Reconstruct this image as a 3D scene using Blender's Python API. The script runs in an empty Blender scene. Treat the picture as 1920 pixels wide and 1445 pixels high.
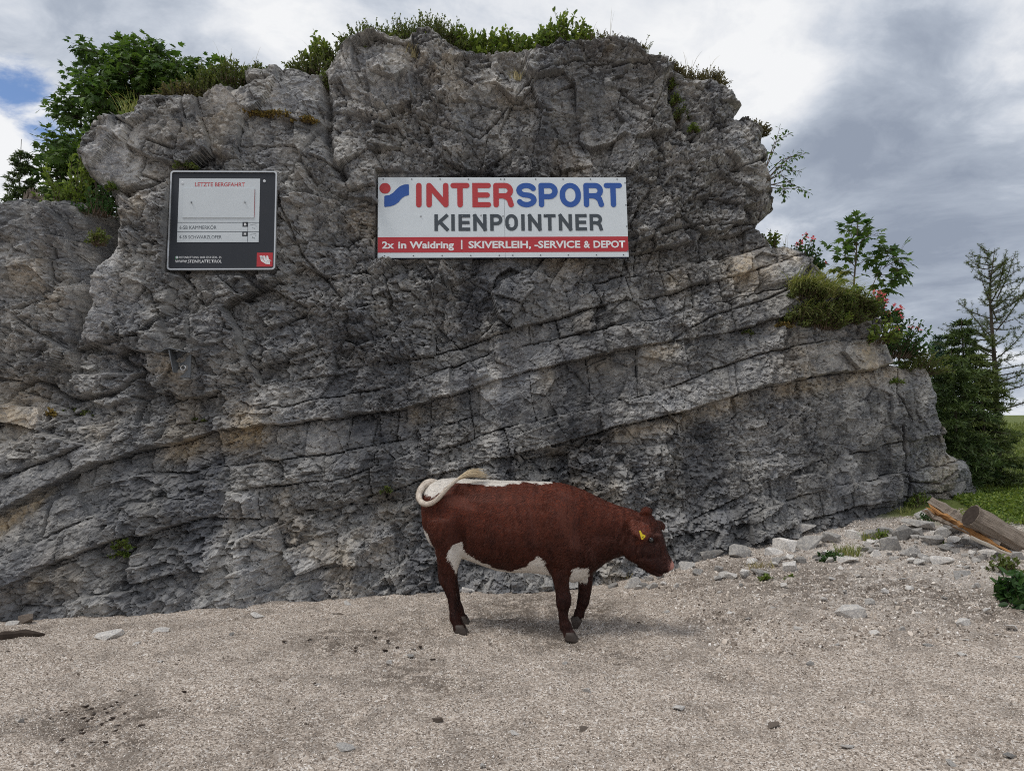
import bpy, bmesh, math, random
import numpy as np
from mathutils import Vector, Matrix

random.seed(7)
rng = np.random.default_rng(11)
scene = bpy.context.scene
col = scene.collection

# ------------------------------------------------------------------ camera
CAM_H = 1.6
PITCH = math.radians(4.48)
FPX = 1371.0                                   # focal length for a 1920 px wide picture
cam_data = bpy.data.cameras.new("camera")
cam_data.sensor_width = 36.0
cam_data.lens = 36.0 * FPX / 1920.0
cam_data.clip_end = 3000
cam = bpy.data.objects.new("camera", cam_data)
cam.location = (0, 0, CAM_H)
cam.rotation_euler = (math.radians(90) + PITCH, 0, 0)
col.objects.link(cam)
scene.camera = cam

# ------------------------------------------------------------------ sky, sun, exposure
SUN_EL, SUN_AZ = math.radians(63), math.radians(-114)     # azimuth measured from +Y towards +X
world = bpy.data.worlds.new("World")
scene.world = world
world.use_nodes = True
scene.view_settings.view_transform = 'Standard'
scene.view_settings.look = 'None'
scene.view_settings.gamma = 1.0
scene.view_settings.exposure = 0.28
scene.cycles.use_denoising = False
scene.cycles.filter_width = 1.05
scene.cycles.max_bounces = 6
scene.cycles.diffuse_bounces = 4
scene.cycles.transparent_max_bounces = 6


class NT:
    """small helper to write node trees"""
    def __init__(self, tree):
        self.t = tree
        tree.nodes.clear()

    def n(self, kind, **kw):
        nd = self.t.nodes.new(kind)
        for k, v in kw.items():
            if k.startswith('i_'):
                key = k[2:]
                key = int(key) if key.isdigit() else key.replace('_', ' ')
                self.put(nd.inputs[key], v)
            else:
                setattr(nd, k, v)
        return nd

    def put(self, sock, v):
        if hasattr(v, 'is_output') or isinstance(v, bpy.types.NodeSocket):
            self.t.links.new(v, sock)
        elif isinstance(v, bpy.types.Node):
            self.t.links.new(v.outputs[0], sock)
        else:
            if isinstance(v, (tuple, list)) and len(v) == 3 and sock.type == 'RGBA':
                v = (*v, 1.0)
            sock.default_value = v

    def math(self, op, a, b=0.0, c=0.0, clamp=False):
        nd = self.t.nodes.new('ShaderNodeMath')
        nd.operation = op
        nd.use_clamp = clamp
        self.put(nd.inputs[0], a)
        self.put(nd.inputs[1], b)
        self.put(nd.inputs[2], c)
        return nd.outputs[0]

    def vmath(self, op, a, b=(0, 0, 0), out=0):
        nd = self.t.nodes.new('ShaderNodeVectorMath')
        nd.operation = op
        self.put(nd.inputs[0], a)
        self.put(nd.inputs[1], b)
        return nd.outputs[out]

    def mix(self, f, a, b, mode='MIX'):
        nd = self.t.nodes.new('ShaderNodeMix')
        nd.data_type = 'RGBA'
        nd.blend_type = mode
        self.put(nd.inputs[0], f)
        self.put(nd.inputs[6], a)
        self.put(nd.inputs[7], b)
        return nd.outputs[2]

    def ramp(self, f, stops, interp='LINEAR'):
        nd = self.t.nodes.new('ShaderNodeValToRGB')
        nd.color_ramp.interpolation = interp
        el = nd.color_ramp.elements
        while len(el) < len(stops):
            el.new(0.5)
        for e, (p, c) in zip(el, stops):
            e.position = p
            e.color = (*c, 1) if len(c) == 3 else c
        self.put(nd.inputs[0], f)
        return nd.outputs[0]

    def noise(self, vec, scale, detail=4.0, rough=0.55, dist=0.0, dim='3D', out=0):
        nd = self.t.nodes.new('ShaderNodeTexNoise')
        nd.noise_dimensions = dim
        if vec is not None:
            self.put(nd.inputs['Vector'], vec)
        nd.inputs['Scale'].default_value = scale
        nd.inputs['Detail'].default_value = detail
        nd.inputs['Roughness'].default_value = rough
        nd.inputs['Distortion'].default_value = dist
        return nd.outputs[out]

    def sstep(self, v, lo, hi):
        nd = self.t.nodes.new('ShaderNodeMapRange')
        nd.interpolation_type = 'SMOOTHSTEP'
        self.put(nd.inputs[0], v)
        nd.inputs[1].default_value = lo
        nd.inputs[2].default_value = hi
        return nd.outputs[0]


def P(px, py, Y):
    """world point that lies at depth Y and is seen at photograph pixel (px, py); vectorised"""
    px, py, Y = np.asarray(px, float), np.asarray(py, float), np.asarray(Y, float)
    dx, dy = (px - 960) / FPX, -(py - 722.5) / FPX
    c, s = math.cos(PITCH), math.sin(PITCH)
    vy, vz = c - s * dy, s + c * dy
    t = Y / vy
    return np.stack(np.broadcast_arrays(dx * t, Y, CAM_H + vz * t), -1)


def PV(px, py, Y):
    return Vector(P(px, py, Y).tolist())


def pix(p):
    """world point(s) -> photograph pixel"""
    p = np.asarray(p, float)
    c, s = math.cos(PITCH), math.sin(PITCH)
    x, y, z = p[..., 0], p[..., 1], p[..., 2] - CAM_H
    d = y * c + z * s
    u = -y * s + z * c
    return 960 + FPX * x / d, 722.5 - FPX * u / d


def view_dir(px, py):
    v = P(px, py, 1.0) - np.array((0, 0, CAM_H))
    return tuple((v / np.linalg.norm(v)).tolist())


def build_sky():
    b = NT(world.node_tree)
    tc = b.n('ShaderNodeTexCoord').outputs['Generated']
    sky = b.n('ShaderNodeTexSky', sky_type='NISHITA', sun_disc=False)
    sky.sun_elevation = SUN_EL
    sky.sun_rotation = SUN_AZ
    sky.air_density = 1.0
    sky.dust_density = 0.6
    sky.altitude = 1200
    d = b.vmath('NORMALIZE', tc)
    sep = b.n('ShaderNodeSeparateXYZ', i_0=d)
    den = b.math('ADD', b.math('MAXIMUM', sep.outputs[2], 0.0), 0.22)
    u = b.math('DIVIDE', sep.outputs[0], den)
    v = b.math('DIVIDE', sep.outputs[1], den)
    pl = b.n('ShaderNodeCombineXYZ', i_0=u, i_1=v, i_2=0.37).outputs[0]
    warp = b.vmath('SCALE', b.vmath('SUBTRACT', b.noise(pl, 1.3, 3, 0.5, out=1), (0.5, 0.5, 0.5)))
    warp.node.inputs['Scale'].default_value = 0.55
    plw = b.vmath('ADD', pl, warp)
    big = b.noise(plw, 0.85, 5, 0.52)
    fine = b.noise(plw, 2.9, 9, 0.60)
    puff = b.noise(plw, 7.5, 8, 0.62)
    val = b.math('ADD', b.math('MULTIPLY', big, 0.55), b.math('MULTIPLY', fine, 0.45))
    val = b.math('ADD', val, b.math('MULTIPLY', b.math('SUBTRACT', puff, 0.5), 0.13))
    val = b.math('ADD', b.math('MULTIPLY', b.math('SUBTRACT', val, 0.5), 1.7), 0.5)

    def blob(px, py, r0, r1):
        dist = b.vmath('DISTANCE', b.vmath('ADD', d, b.vmath('MULTIPLY', warp, (0.30, 0.30, 0.30))), view_dir(px, py), out=1)
        return b.sstep(dist, r1, r0)
    lift = b.math('MULTIPLY', blob(530, 30, 0.01, 0.12), 0.16)
    for (qx, qy, r0, r1, am) in ((1080, -30, 0.02, 0.2, 0.04), (1330, 20, 0.02, 0.12, 0.05), (1510, 165, 0.005, 0.085, 0.20), (1840, 250, 0.01, 0.14, 0.12), (60, 380, 0.03, 0.2, 0.08), (1500, 420, 0.02, 0.14, 0.07), (20, 260, 0.02, 0.10, 0.2),
                                 (1640, 290, 0.03, 0.22, -0.20), (1750, 120, 0.02, 0.2, -0.13), (1760, 560, 0.02, 0.20, -0.10), (1560, 330, 0.02, 0.10, -0.10), (330, 60, 0.03, 0.18, -0.05), (860, 40, 0.02, 0.14, -0.06)):
        lift = b.math('ADD', lift, b.math('MULTIPLY', blob(qx, qy, r0, r1), am))
    val = b.math('ADD', val, lift)
    cloud = b.ramp(val, [(0.28, (0.29, 0.335, 0.42)), (0.43, (0.42, 0.47, 0.555)), (0.53, (0.585, 0.63, 0.705)), (0.62, (0.76, 0.785, 0.83)), (0.72, (0.90, 0.91, 0.925))])
    cl = b.vmath('SCALE', cloud)
    cl.node.inputs['Scale'].default_value = 8.3
    # blue openings: thin where the noise is low, one wide one low on the left of the cliff
    hole = b.math('MAXIMUM', blob(20, 165, 0.010, 0.075), b.math('MULTIPLY', blob(95, 310, 0.01, 0.075), 0.85))
    h = b.math('SUBTRACT', b.math('MULTIPLY', hole, 1.25), b.math('MULTIPLY', b.math('SUBTRACT', b.math('ADD', b.math('MULTIPLY', fine, 0.6), b.math('MULTIPLY', puff, 0.4)), 0.38), 4.6))
    gap = b.sstep(h, 0.10, 0.95)
    blue = b.vmath('MULTIPLY', sky.outputs[0], (1.0, 1.05, 1.15))
    mixc = b.mix(gap, cl, blue)
    bg = b.n('ShaderNodeBackground', i_0=mixc, i_1=0.1)
    out = b.n('ShaderNodeOutputWorld', i_0=bg.outputs[0])


build_sky()
sun_data = bpy.data.lights.new("sun", 'SUN')
sun_data.energy = 1.55
sun_data.angle = math.radians(24)
sun_data.color = (1.0, 0.96, 0.90)
sun = bpy.data.objects.new("sun", sun_data)
sd = Vector((math.sin(SUN_AZ) * math.cos(SUN_EL), math.cos(SUN_AZ) * math.cos(SUN_EL), math.sin(SUN_EL)))
sun.rotation_euler = sd.to_track_quat('Z', 'Y').to_euler()
sun.location = (0, 0, 30)
col.objects.link(sun)

# ------------------------------------------------------------------ numpy noise
def h01(ix, iy, seed):
    a = (ix.astype(np.int64) * 374761393 + iy.astype(np.int64) * 668265263 + seed * 1442695041) & 0xFFFFFFFF
    a = ((a ^ (a >> 13)) * 1274126177) & 0xFFFFFFFF
    a = ((a ^ (a >> 16)) * 2246822519) & 0xFFFFFFFF
    a = a ^ (a >> 15)
    return (a & 0xFFFFFF).astype(np.float64) / 16777216.0


def vnoise(x, y, seed=0):
    ix, iy = np.floor(x), np.floor(y)
    fx, fy = x - ix, y - iy
    fx = fx * fx * fx * (fx * (fx * 6 - 15) + 10)
    fy = fy * fy * fy * (fy * (fy * 6 - 15) + 10)
    a, b_ = h01(ix, iy, seed), h01(ix + 1, iy, seed)
    c, d = h01(ix, iy + 1, seed), h01(ix + 1, iy + 1, seed)
    return (a * (1 - fx) + b_ * fx) * (1 - fy) + (c * (1 - fx) + d * fx) * fy * 1.0 - 0.5


def fbm(x, y, seed=0, oct=4, gain=0.5):
    s, a, n = 0.0, 1.0, 0.0
    for o in range(oct):
        s = s + a * vnoise(x * 2 ** o + 17.3 * o, y * 2 ** o - 9.1 * o, seed + o)
        n += a
        a *= gain
    return 2.0 * s / n


def voronoi(x, y, seed, jit=0.9):
    ix, iy = np.floor(x), np.floor(y)
    d1 = np.full(x.shape, 1e9)
    d2 = np.full(x.shape, 1e9)
    cx, cy = np.zeros_like(x), np.zeros_like(x)
    sx, sy = np.zeros_like(x), np.zeros_like(x)
    for ox in (-1, 0, 1):
        for oy in (-1, 0, 1):
            jx, jy = ix + ox, iy + oy
            px_ = jx + 0.5 + jit * (h01(jx, jy, seed) - 0.5)
            py_ = jy + 0.5 + jit * (h01(jx, jy, seed + 91) - 0.5)
            d = (px_ - x) ** 2 + (py_ - y) ** 2
            m = d < d1
            d2 = np.where(m, d1, np.minimum(d2, d))
            d1 = np.where(m, d, d1)
            cx, cy = np.where(m, jx, cx), np.where(m, jy, cy)
            sx, sy = np.where(m, px_, sx), np.where(m, py_, sy)
    return np.sqrt(d1), np.sqrt(d2), cx, cy, sx, sy


def facets(x, y, size, seed, tilt, off, crack=0.0, cw=0.06, jit=0.9):
    """broken planar chips: value in metres towards the viewer"""
    d1, d2, cx, cy, sx, sy = voronoi(x / size, y / size, seed, jit)
    gx = (h01(cx, cy, seed + 5) - 0.5) * 2 * tilt
    gy = (h01(cx, cy, seed + 6) - 0.5) * 2 * tilt
    o = (h01(cx, cy, seed + 7) - 0.5) * 2 * off
    v = o + size * (gx * (x / size - sx) + gy * (y / size - sy))
    if crack:
        e = d2 - d1
        gate = (h01(cx, cy, seed + 8) > 0.45)
        v = v - crack * np.exp(-(e / cw) ** 2) * gate
    return v, cx, cy


def smooth01(v, lo, hi):
    t = np.clip((v - lo) / (hi - lo), 0, 1)
    return t * t * (3 - 2 * t)


def seg_dist(x, z, pts):
    best = np.full(x.shape, 1e9)
    for (x0, z0), (x1, z1) in zip(pts[:-1], pts[1:]):
        dx, dz = x1 - x0, z1 - z0
        L = dx * dx + dz * dz + 1e-12
        t = np.clip(((x - x0) * dx + (z - z0) * dz) / L, 0, 1)
        best = np.minimum(best, (x - x0 - t * dx) ** 2 + (z - z0 - t * dz) ** 2)
    return np.sqrt(best)


def inside_poly(x, z, pts):
    ins = np.zeros(x.shape, bool)
    n = len(pts)
    for i in range(n):
        x0, z0 = pts[i]
        x1, z1 = pts[(i + 1) % n]
        if z0 == z1:
            continue
        c = ((z0 > z) != (z1 > z)) & (x < (x1 - x0) * (z - z0) / (z1 - z0) + x0)
        ins ^= c
    return ins


# ------------------------------------------------------------------ object helpers
def tag(o, label=None, cat=None, group=None, kind=None):
    if label:
        o['label'] = label
    if cat:
        o['category'] = cat
    if group:
        o['group'] = group
    if kind:
        o['kind'] = kind
    return o


def link(name, data, parent=None, mat=None):
    o = bpy.data.objects.new(name, data)
    col.objects.link(o)
    if parent is not None:
        o.parent = parent
        o.matrix_parent_inverse = Matrix.Identity(4)
    if mat is not None and data is not None and not data.materials:
        data.materials.append(mat)
    return o


def empty(name, loc=(0, 0, 0), rot=(0, 0, 0)):
    o = bpy.data.objects.new(name, None)
    o.empty_display_size = 0.1
    o.location = loc
    o.rotation_euler = rot
    col.objects.link(o)
    return o


def np_mesh(name, verts, faces, smooth=False, attrs=None):
    """faces: (n,3) or (n,4) int array or list of such arrays"""
    me = bpy.data.meshes.new(name)
    verts = np.asarray(verts, np.float32)
    fl = faces if isinstance(faces, list) else [faces]
    fl = [np.asarray(f, np.int32) for f in fl if len(f)]
    me.vertices.add(len(verts))
    me.vertices.foreach_set('co', verts.ravel())
    loops = np.concatenate([f.ravel() for f in fl])
    tot = np.concatenate([np.full(len(f), f.shape[1], np.int32) for f in fl])
    start = np.concatenate([[0], np.cumsum(tot)[:-1]]).astype(np.int32)
    me.loops.add(len(loops))
    me.loops.foreach_set('vertex_index', loops)
    me.polygons.add(len(tot))
    me.polygons.foreach_set('loop_start', start)
    me.polygons.foreach_set('use_smooth', np.full(len(tot), smooth, bool))
    if attrs:
        for k, v in attrs.items():
            v = np.asarray(v, np.float32)
            a = me.attributes.new(k, 'FLOAT_COLOR', 'POINT')
            if v.shape[1] == 3:
                v = np.concatenate([v, np.ones((len(v), 1), np.float32)], 1)
            a.data.foreach_set('color', v.ravel())
    me.update(calc_edges=True)
    return me


class MB:
    """collects pieces into one mesh"""
    def __init__(self):
        self.v, self.f, self.n = [], [], 0
        self.c = []

    def add(self, verts, faces, color=None):
        verts = [tuple(map(float, p)) for p in verts]
        self.v += verts
        self.f += [tuple(i + self.n for i in f) for f in faces]
        self.n += len(verts)
        self.c += [color if color is not None else (1, 1, 1)] * len(verts)
        return self

    def box(self, c, s, rot=None):
        c = Vector(c)
        vs = []
        for x in (-1, 1):
            for y in (-1, 1):
                for z in (-1, 1):
                    p = Vector((x * s[0] / 2, y * s[1] / 2, z * s[2] / 2))
                    if rot is not None:
                        p = rot @ p
                    vs.append(c + p)
        return self.add(vs, [(0, 1, 3, 2), (4, 6, 7, 5), (0, 4, 5, 1), (2, 3, 7, 6), (0, 2, 6, 4), (1, 5, 7, 3)])

    def tube(self, pts, radii, n=8, color=None, cap=True):
        pts = [Vector(p) for p in pts]
        vs, fs = [], []
        for i, p in enumerate(pts):
            t = (pts[min(i + 1, len(pts) - 1)] - pts[max(i - 1, 0)]).normalized()
            a = t.orthogonal().normalized() if i == 0 else (a - t * a.dot(t)).normalized()
            b_ = t.cross(a)
            for k in range(n):
                w = 2 * math.pi * k / n
                vs.append(p + (a * math.cos(w) + b_ * math.sin(w)) * radii[i])
        for i in range(len(pts) - 1):
            for k in range(n):
                k2 = (k + 1) % n
                fs.append((i * n + k, i * n + k2, (i + 1) * n + k2, (i + 1) * n + k))
        if cap:
            fs.append(tuple(range(n - 1, -1, -1)))
            fs.append(tuple((len(pts) - 1) * n + k for k in range(n)))
        return self.add(vs, fs, color)

    def mesh(self, name, smooth=False, colors=False):
        me = bpy.data.meshes.new(name)
        me.from_pydata(self.v, [], self.f)
        if smooth:
            me.polygons.foreach_set('use_smooth', [True] * len(me.polygons))
        if colors:
            a = me.attributes.new('tint', 'FLOAT_COLOR', 'POINT')
            a.data.foreach_set('color', np.concatenate([np.array(self.c, np.float32), np.ones((len(self.c), 1), np.float32)], 1).ravel())
        me.update()
        return me


def new_mat(name):
    m = bpy.data.materials.new(name)
    m.use_nodes = True
    return m, NT(m.node_tree)


def principled(b, color, rough=0.8, bump=None, bdist=0.01, bstr=0.5, spec=0.3, **kw):
    p = b.n('ShaderNodeBsdfPrincipled')
    b.put(p.inputs['Base Color'], color)
    b.put(p.inputs['Roughness'], rough)
    p.inputs['Specular IOR Level'].default_value = spec
    for k, v in kw.items():
        b.put(p.inputs[k.replace('_', ' ')], v)
    if bump is not None:
        bn = b.n('ShaderNodeBump')
        bn.inputs['Strength'].default_value = bstr
        bn.inputs['Distance'].default_value = bdist
        b.put(bn.inputs['Height'], bump)
        b.t.links.new(bn.outputs[0], p.inputs['Normal'])
    b.n('ShaderNodeOutputMaterial', i_0=p.outputs[0])
    return p


def simple_mat(name, color, rough=0.5, spec=0.4, metal=0.0, var=0.12, scale=30.0):
    m, b = new_mat(name)
    tc = b.n('ShaderNodeTexCoord').outputs['Object']
    nz = b.noise(tc, scale, 5, 0.6)
    f = b.math('ADD', b.math('MULTIPLY', b.math('SUBTRACT', nz, 0.5), 2 * var), 1.0)
    c = b.vmath('SCALE', color)
    b.put(c.node.inputs['Scale'], f)
    principled(b, c, rough, spec=spec, Metallic=metal)
    return m

# ------------------------------------------------------------------ terrain height
def ground_z(x, y):
    x, y = np.asarray(x, float), np.asarray(y, float)
    r = (x - 1.3) * 0.105 + (y - 6.6) * 0.13
    r = 0.5 * (r + np.sqrt(r * r + 0.012)) * smooth01(x, 0.2, 2.4)
    r = np.minimum(r, 0.85 + 0.12 * np.tanh((r - 0.85)))
    far = smooth01(y, 10.0, 17.0) * smooth01(x, 3.5, 8.0)
    r = r * (1 - far) + (1.15 + 0.055 * np.clip(y - 16, 0, 70) + 0.012 * np.clip(y - 86, 0, 400)) * far
    return r


def ground_detail(x, y):
    near = (np.hypot(x, y) < 14)
    d = 0.026 * fbm(x * 1.1, y * 1.1, 40, 3) + 0.016 * fbm(x * 5, y * 5, 50, 3)
    scree = smooth01(x, 1.8, 4.2) * smooth01(y, 5.5, 7.5)
    d = d + scree * 0.035 * fbm(x * 6, y * 6, 60, 4)
    return d * near


def gz(x, y):
    x, y = np.asarray(x, float), np.asarray(y, float)
    return ground_z(x, y) + ground_detail(x, y)


# ------------------------------------------------------------------ the cliff
BX = np.array([-9.0, -6.0, -4.6, -3.8, -2.7, -2.4, -1.75, -1.1, 0.0, 1.3, 2.0, 2.7, 3.35, 4.2, 5.0, 5.8, 8.0])
BY = np.array([6.7, 6.55, 6.71, 6.95, 7.12, 7.38, 7.63, 7.90, 8.02, 8.12, 8.26, 8.45, 8.62, 9.0, 9.35, 9.85, 11.2])


def base_y(x, z):
    zz = z
    return np.interp(x, BX, BY) * (1 - 0.75 * smooth01(zz, 0.3, 2.2)) + 0.75 * smooth01(zz, 0.3, 2.2) * (8.02 + 0.16 * x) + 0.30 * np.clip(zz, -0.6, 0.8) + 0.115 * np.clip(zz - 0.8, 0, 9)


def face(px, py, it=8):
    """where the mean cliff surface is met by the line of sight of a pixel"""
    px, py = np.asarray(px, float), np.asarray(py, float)
    y = np.full(np.broadcast(px, py).shape, 8.2)
    for _ in range(it):
        p = P(px, py, y)
        y = base_y(p[..., 0], p[..., 2])
    return P(px, py, y)


OUT_PX = [(-260, 1300), (-260, 420), (-100, 405), (0, 392), (60, 384), (105, 373), (150, 372), (172, 384), (184, 398), (196, 396),
          (206, 372), (184, 345), (166, 312), (168, 282), (188, 262), (213, 236), (240, 228), (260, 228), (276, 190), (300, 180),
          (345, 184), (366, 198), (400, 204), (406, 172), (440, 168), (466, 164), (472, 142), (508, 142), (532, 128), (560, 128),
          (585, 145), (612, 150), (626, 130), (642, 105), (668, 88), (690, 79), (718, 75), (742, 88), (770, 92), (788, 72),
          (812, 69), (830, 90), (862, 108), (930, 112), (985, 105), (1020, 99), (1045, 88), (1082, 84), (1108, 88), (1150, 85),
          (1192, 92), (1218, 122), (1255, 132), (1290, 156), (1340, 155), (1372, 182), (1386, 206), (1378, 221), (1412, 232),
          (1432, 246), (1428, 270), (1440, 290), (1428, 316), (1441, 350), (1450, 376), (1446, 402), (1424, 416), (1414, 428),
          (1434, 450), (1441, 466), (1472, 468), (1506, 488), (1528, 512), (1552, 536), (1584, 560), (1612, 582), (1640, 604), (1650, 645), (1662, 680), (1690, 690), (1732, 688), (1741, 712),
          (1752, 742), (1760, 800), (1772, 852), (1808, 862), (1812, 905), (1830, 930), (1850, 980), (1900, 1040), (1900, 1300)]
_o = np.array(OUT_PX, float)
_e = face(_o[:, 0], _o[:, 1])
_p = P(_o[:, 0], _o[:, 1], _e[:, 1] + 0.28)          # the rim lies a little behind the mean face
OUT = [(float(a), float(b)) for a, b in zip(_p[:, 0], _p[:, 2])]
OUT = [(x, -0.7) if _o[i, 1] > 1200 else (x, z) for i, (x, z) in enumerate(OUT)]


def line_px(pts):
    a = np.array(pts, float)
    p = face(a[:, 0], a[:, 1])
    return p[:, 0], p[:, 2]


# bedding joints, bottom to top; (name, polyline in the photograph, x range in which it exists)
BEDS = [
    ('c', [(1330, 1045), (1480, 985), (1600, 950), (1720, 925), (1900, 905)], (1390, 2200), 0.03),
    ('b', [(1250, 1012), (1360, 975), (1480, 935), (1600, 905), (1720, 880), (1900, 850)], (1330, 2200), -0.03),
    ('a', [(1280, 985), (1417, 910), (1483, 883), (1567, 857), (1633, 843), (1750, 815), (1900, 790)], (1270, 2200), -0.02),
    ('1', [(-200, 1190), (0, 1105), (160, 1033), (283, 997), (347, 975), (433, 972), (470, 978), (640, 950), (793, 897), (920, 863), (1060, 827), (1233, 782), (1400, 733), (1483, 715), (1650, 688), (1800, 660)], (-400, 2200), 0.10),
    ('4', [(-200, 1110), (0, 1046), (133, 987), (180, 967), (300, 933), (393, 927), (567, 907), (660, 893), (760, 853), (850, 837), (910, 813), (1053, 777), (1127, 763), (1217, 740), (1333, 693), (1417, 667), (1500, 648), (1640, 632), (1800, 610)], (-400, 2200), 0.02),
    ('34', [(-200, 1060), (0, 1003), (90, 940), (190, 905), (300, 885), (500, 868), (700, 838), (860, 790), (1000, 748), (1140, 715), (1280, 680), (1420, 640), (1560, 612)], (-400, 900), -0.05),
    ('3', [(-200, 1040), (0, 962), (100, 905), (187, 867), (300, 837), (393, 810), (493, 797), (640, 783), (747, 767), (860, 737), (927, 713), (1060, 677), (1217, 647), (1373, 621), (1477, 592), (1600, 560)], (-400, 2200), 0.11),
    ('2', [(-200, 960), (0, 900), (120, 850), (233, 813), (400, 783), (553, 757), (650, 742), (747, 722), (827, 693), (927, 660), (1053, 630), (1100, 623), (1243, 595), (1333, 570), (1417, 550), (1477, 538), (1600, 515)], (-400, 2200), 0.02),
    ('2b', [(60, 830), (160, 797), (333, 750), (493, 720), (640, 700), (720, 683), (813, 665), (960, 618), (1100, 578), (1250, 548), (1360, 520), (1500, 480), (1600, 455)], (300, 2200), 0.06),
    ('u', [(1000, 560), (1100, 533), (1190, 515), (1300, 492), (1400, 470), (1500, 445)], (1060, 2200), -0.04),
    ('v', [(1100, 490), (1200, 470), (1300, 452), (1400, 428), (1500, 400)], (1190, 2200), 0.03),
]

GH = 0.0118
gxs = np.arange(-6.9, 7.0, GH)
gzs = np.arange(-0.45, 6.95, GH)
GX, GZ = np.meshgrid(gxs, gzs)
NZ, NX = GX.shape

# signed distance to the outline on a coarse grid, then interpolated
CS = 4
cx_, cz_ = gxs[::CS], gzs[::CS]
CXg, CZg = np.meshgrid(cx_, cz_)
sdf_c = seg_dist(CXg, CZg, OUT + [OUT[0]])
sdf_c = np.where(inside_poly(CXg, CZg, OUT), sdf_c, -sdf_c)


def bilin(arr, x, z, x0, z0, h):
    fx, fz = (x - x0) / h, (z - z0) / h
    ix = np.clip(np.floor(fx).astype(int), 0, arr.shape[1] - 2)
    iz = np.clip(np.floor(fz).astype(int), 0, arr.shape[0] - 2)
    tx, tz = np.clip(fx - ix, 0, 1), np.clip(fz - iz, 0, 1)
    return (arr[iz, ix] * (1 - tx) + arr[iz, ix + 1] * tx) * (1 - tz) + (arr[iz + 1, ix] * (1 - tx) + arr[iz + 1, ix + 1] * tx) * tz


SDF = bilin(sdf_c, GX, GZ, cx_[0], cz_[0], GH * CS)
SDF = SDF + 0.034 * fbm(GX * 3.0, GZ * 3.0, 3, 3, 0.45)

# warped coordinates so that no joint is a straight line
wx = 0.045 * fbm(GX * 1.7, GZ * 1.7, 21, 3, 0.5)
wz = 0.045 * fbm(GX * 1.7, GZ * 1.7, 31, 3, 0.5)
wx = wx + 0.005 * fbm(GX * 11, GZ * 11, 23, 3, 0.6)
wz = wz + 0.005 * fbm(GX * 11, GZ * 11, 33, 3, 0.6)
X2, Z2 = GX + wx, GZ + wz
dip = 0.24                                             # beds climb to the right
U = X2 * math.cos(dip) + Z2 * math.sin(dip)
V = -X2 * math.sin(dip) + Z2 * math.cos(dip)

# --- bedding
bed = np.zeros(GX.shape, int)
line_d = np.full(GX.shape, 1e9)
above_d = np.full(GX.shape, 1e9)                       # distance up to the joint above
below_d = np.full(GX.shape, 1e9)
gate_tot = np.zeros(GX.shape)
stp = np.floor(X2 / 0.23 + 0.35 * fbm(GX * 2, GZ * 2, 77, 2))
zc = GZ + 0.030 * fbm(GX * 4.0, GZ * 1.5, 71, 5, 0.62) + 0.030 * (h01(stp, stp * 0, 73) - 0.5)
offs = [0.0]
TOPZ = np.full(NX, -9.0)
LOWZ = None
LINE_Z = {}
for i, (nm, pts, rg, off) in enumerate(BEDS):
    lx, lz = line_px(pts)
    Zl = np.interp(gxs, lx, lz)
    LINE_Z[nm] = Zl
    r0, r1 = face(rg[0], 800)[0], face(min(rg[1], 2200), 800)[0]
    act = (gxs > r0) & (gxs < r1)
    Zl = np.where(act, Zl, -99.0)
    TOPZ = np.maximum(TOPZ, Zl)
    up = (zc > Zl[None, :]) & act[None, :]
    bed = np.where(up, i + 1, bed)
    d = zc - Zl[None, :]
    gate = smooth01(fbm(GX * 1.7 + 5 * i, GZ * 0.6, 80 + i, 4, 0.6), -0.25, 0.35)
    gate = np.where(act[None, :], gate, 0)
    ad = np.abs(d)
    m = (ad < line_d) & act[None, :]
    line_d = np.where(m, ad, line_d)
    gate_tot = np.where(m, gate, gate_tot)
    below_d = np.where((d > 0) & act[None, :], np.minimum(below_d, d), below_d)
    above_d = np.where((d < 0) & act[None, :], np.minimum(above_d, -d), above_d)
    offs.append(off)
offs = np.array(offs)
massive = (zc > TOPZ[None, :])
foot = (bed == 0) | ((bed <= 3) & (GX < 2.0))
inbed = ~(massive | foot)

big, bcx, bcy = facets(X2 + 0.3 * fbm(GX * .8, GZ * .8, 5, 2), Z2, 0.95, 101, 0.20, 0.060, crack=0.035, cw=0.010)
mid, _, _ = facets(U, V * 1.25, 0.44, 111, 0.38, 0.045, crack=0.035, cw=0.018)
sm, _, _ = facets(U, V * 1.35, 0.155, 121, 0.52, 0.020, crack=0.022, cw=0.05)
ti, _, _ = facets(U, V * 1.3, 0.066, 131, 0.70, 0.013, crack=0.010, cw=0.10)
mi, _, _ = facets(X2, Z2, 0.032, 141, 0.7, 0.0060)

# block widths inside each bed
bw = 0.34 + 0.75 * h01(bed, bed * 0 + 3, 501)
bu = X2 / bw + 13.7 * bed
hb0 = np.minimum(below_d, 0.6)
b0 = np.floor(bu)
best = np.full(GX.shape, 1e9)
sec = np.full(GX.shape, 1e9)
bj = b0.copy()
bs = b0.copy()
for o_ in (-1, 0, 1):
    c_ = b0 + o_
    s_ = c_ + 0.5 + 0.92 * (h01(c_, bed, 511) - 0.5)
    dd = np.abs(bu + (0.5 * (h01(c_, bed, 515) - 0.35)) * hb0 / bw - s_)
    m = dd < best
    sec = np.where(m, best, np.minimum(sec, dd))
    best = np.where(m, dd, best)
    bj = np.where(m, c_, bj)
    bs = np.where(m, s_, bs)
je = (sec - best) * bw
bo = (h01(bj, bed, 521) - 0.5) * 0.075
btx = (h01(bj, bed, 522) - 0.5) * 0.30
btz = (h01(bj, bed, 523) - 0.5) * 0.36
hb = np.minimum(below_d, 1.0)
blockv = bo + btx * (bu - bs) * bw + btz * np.clip(hb - 0.12, -0.2, 0.25)
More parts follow.
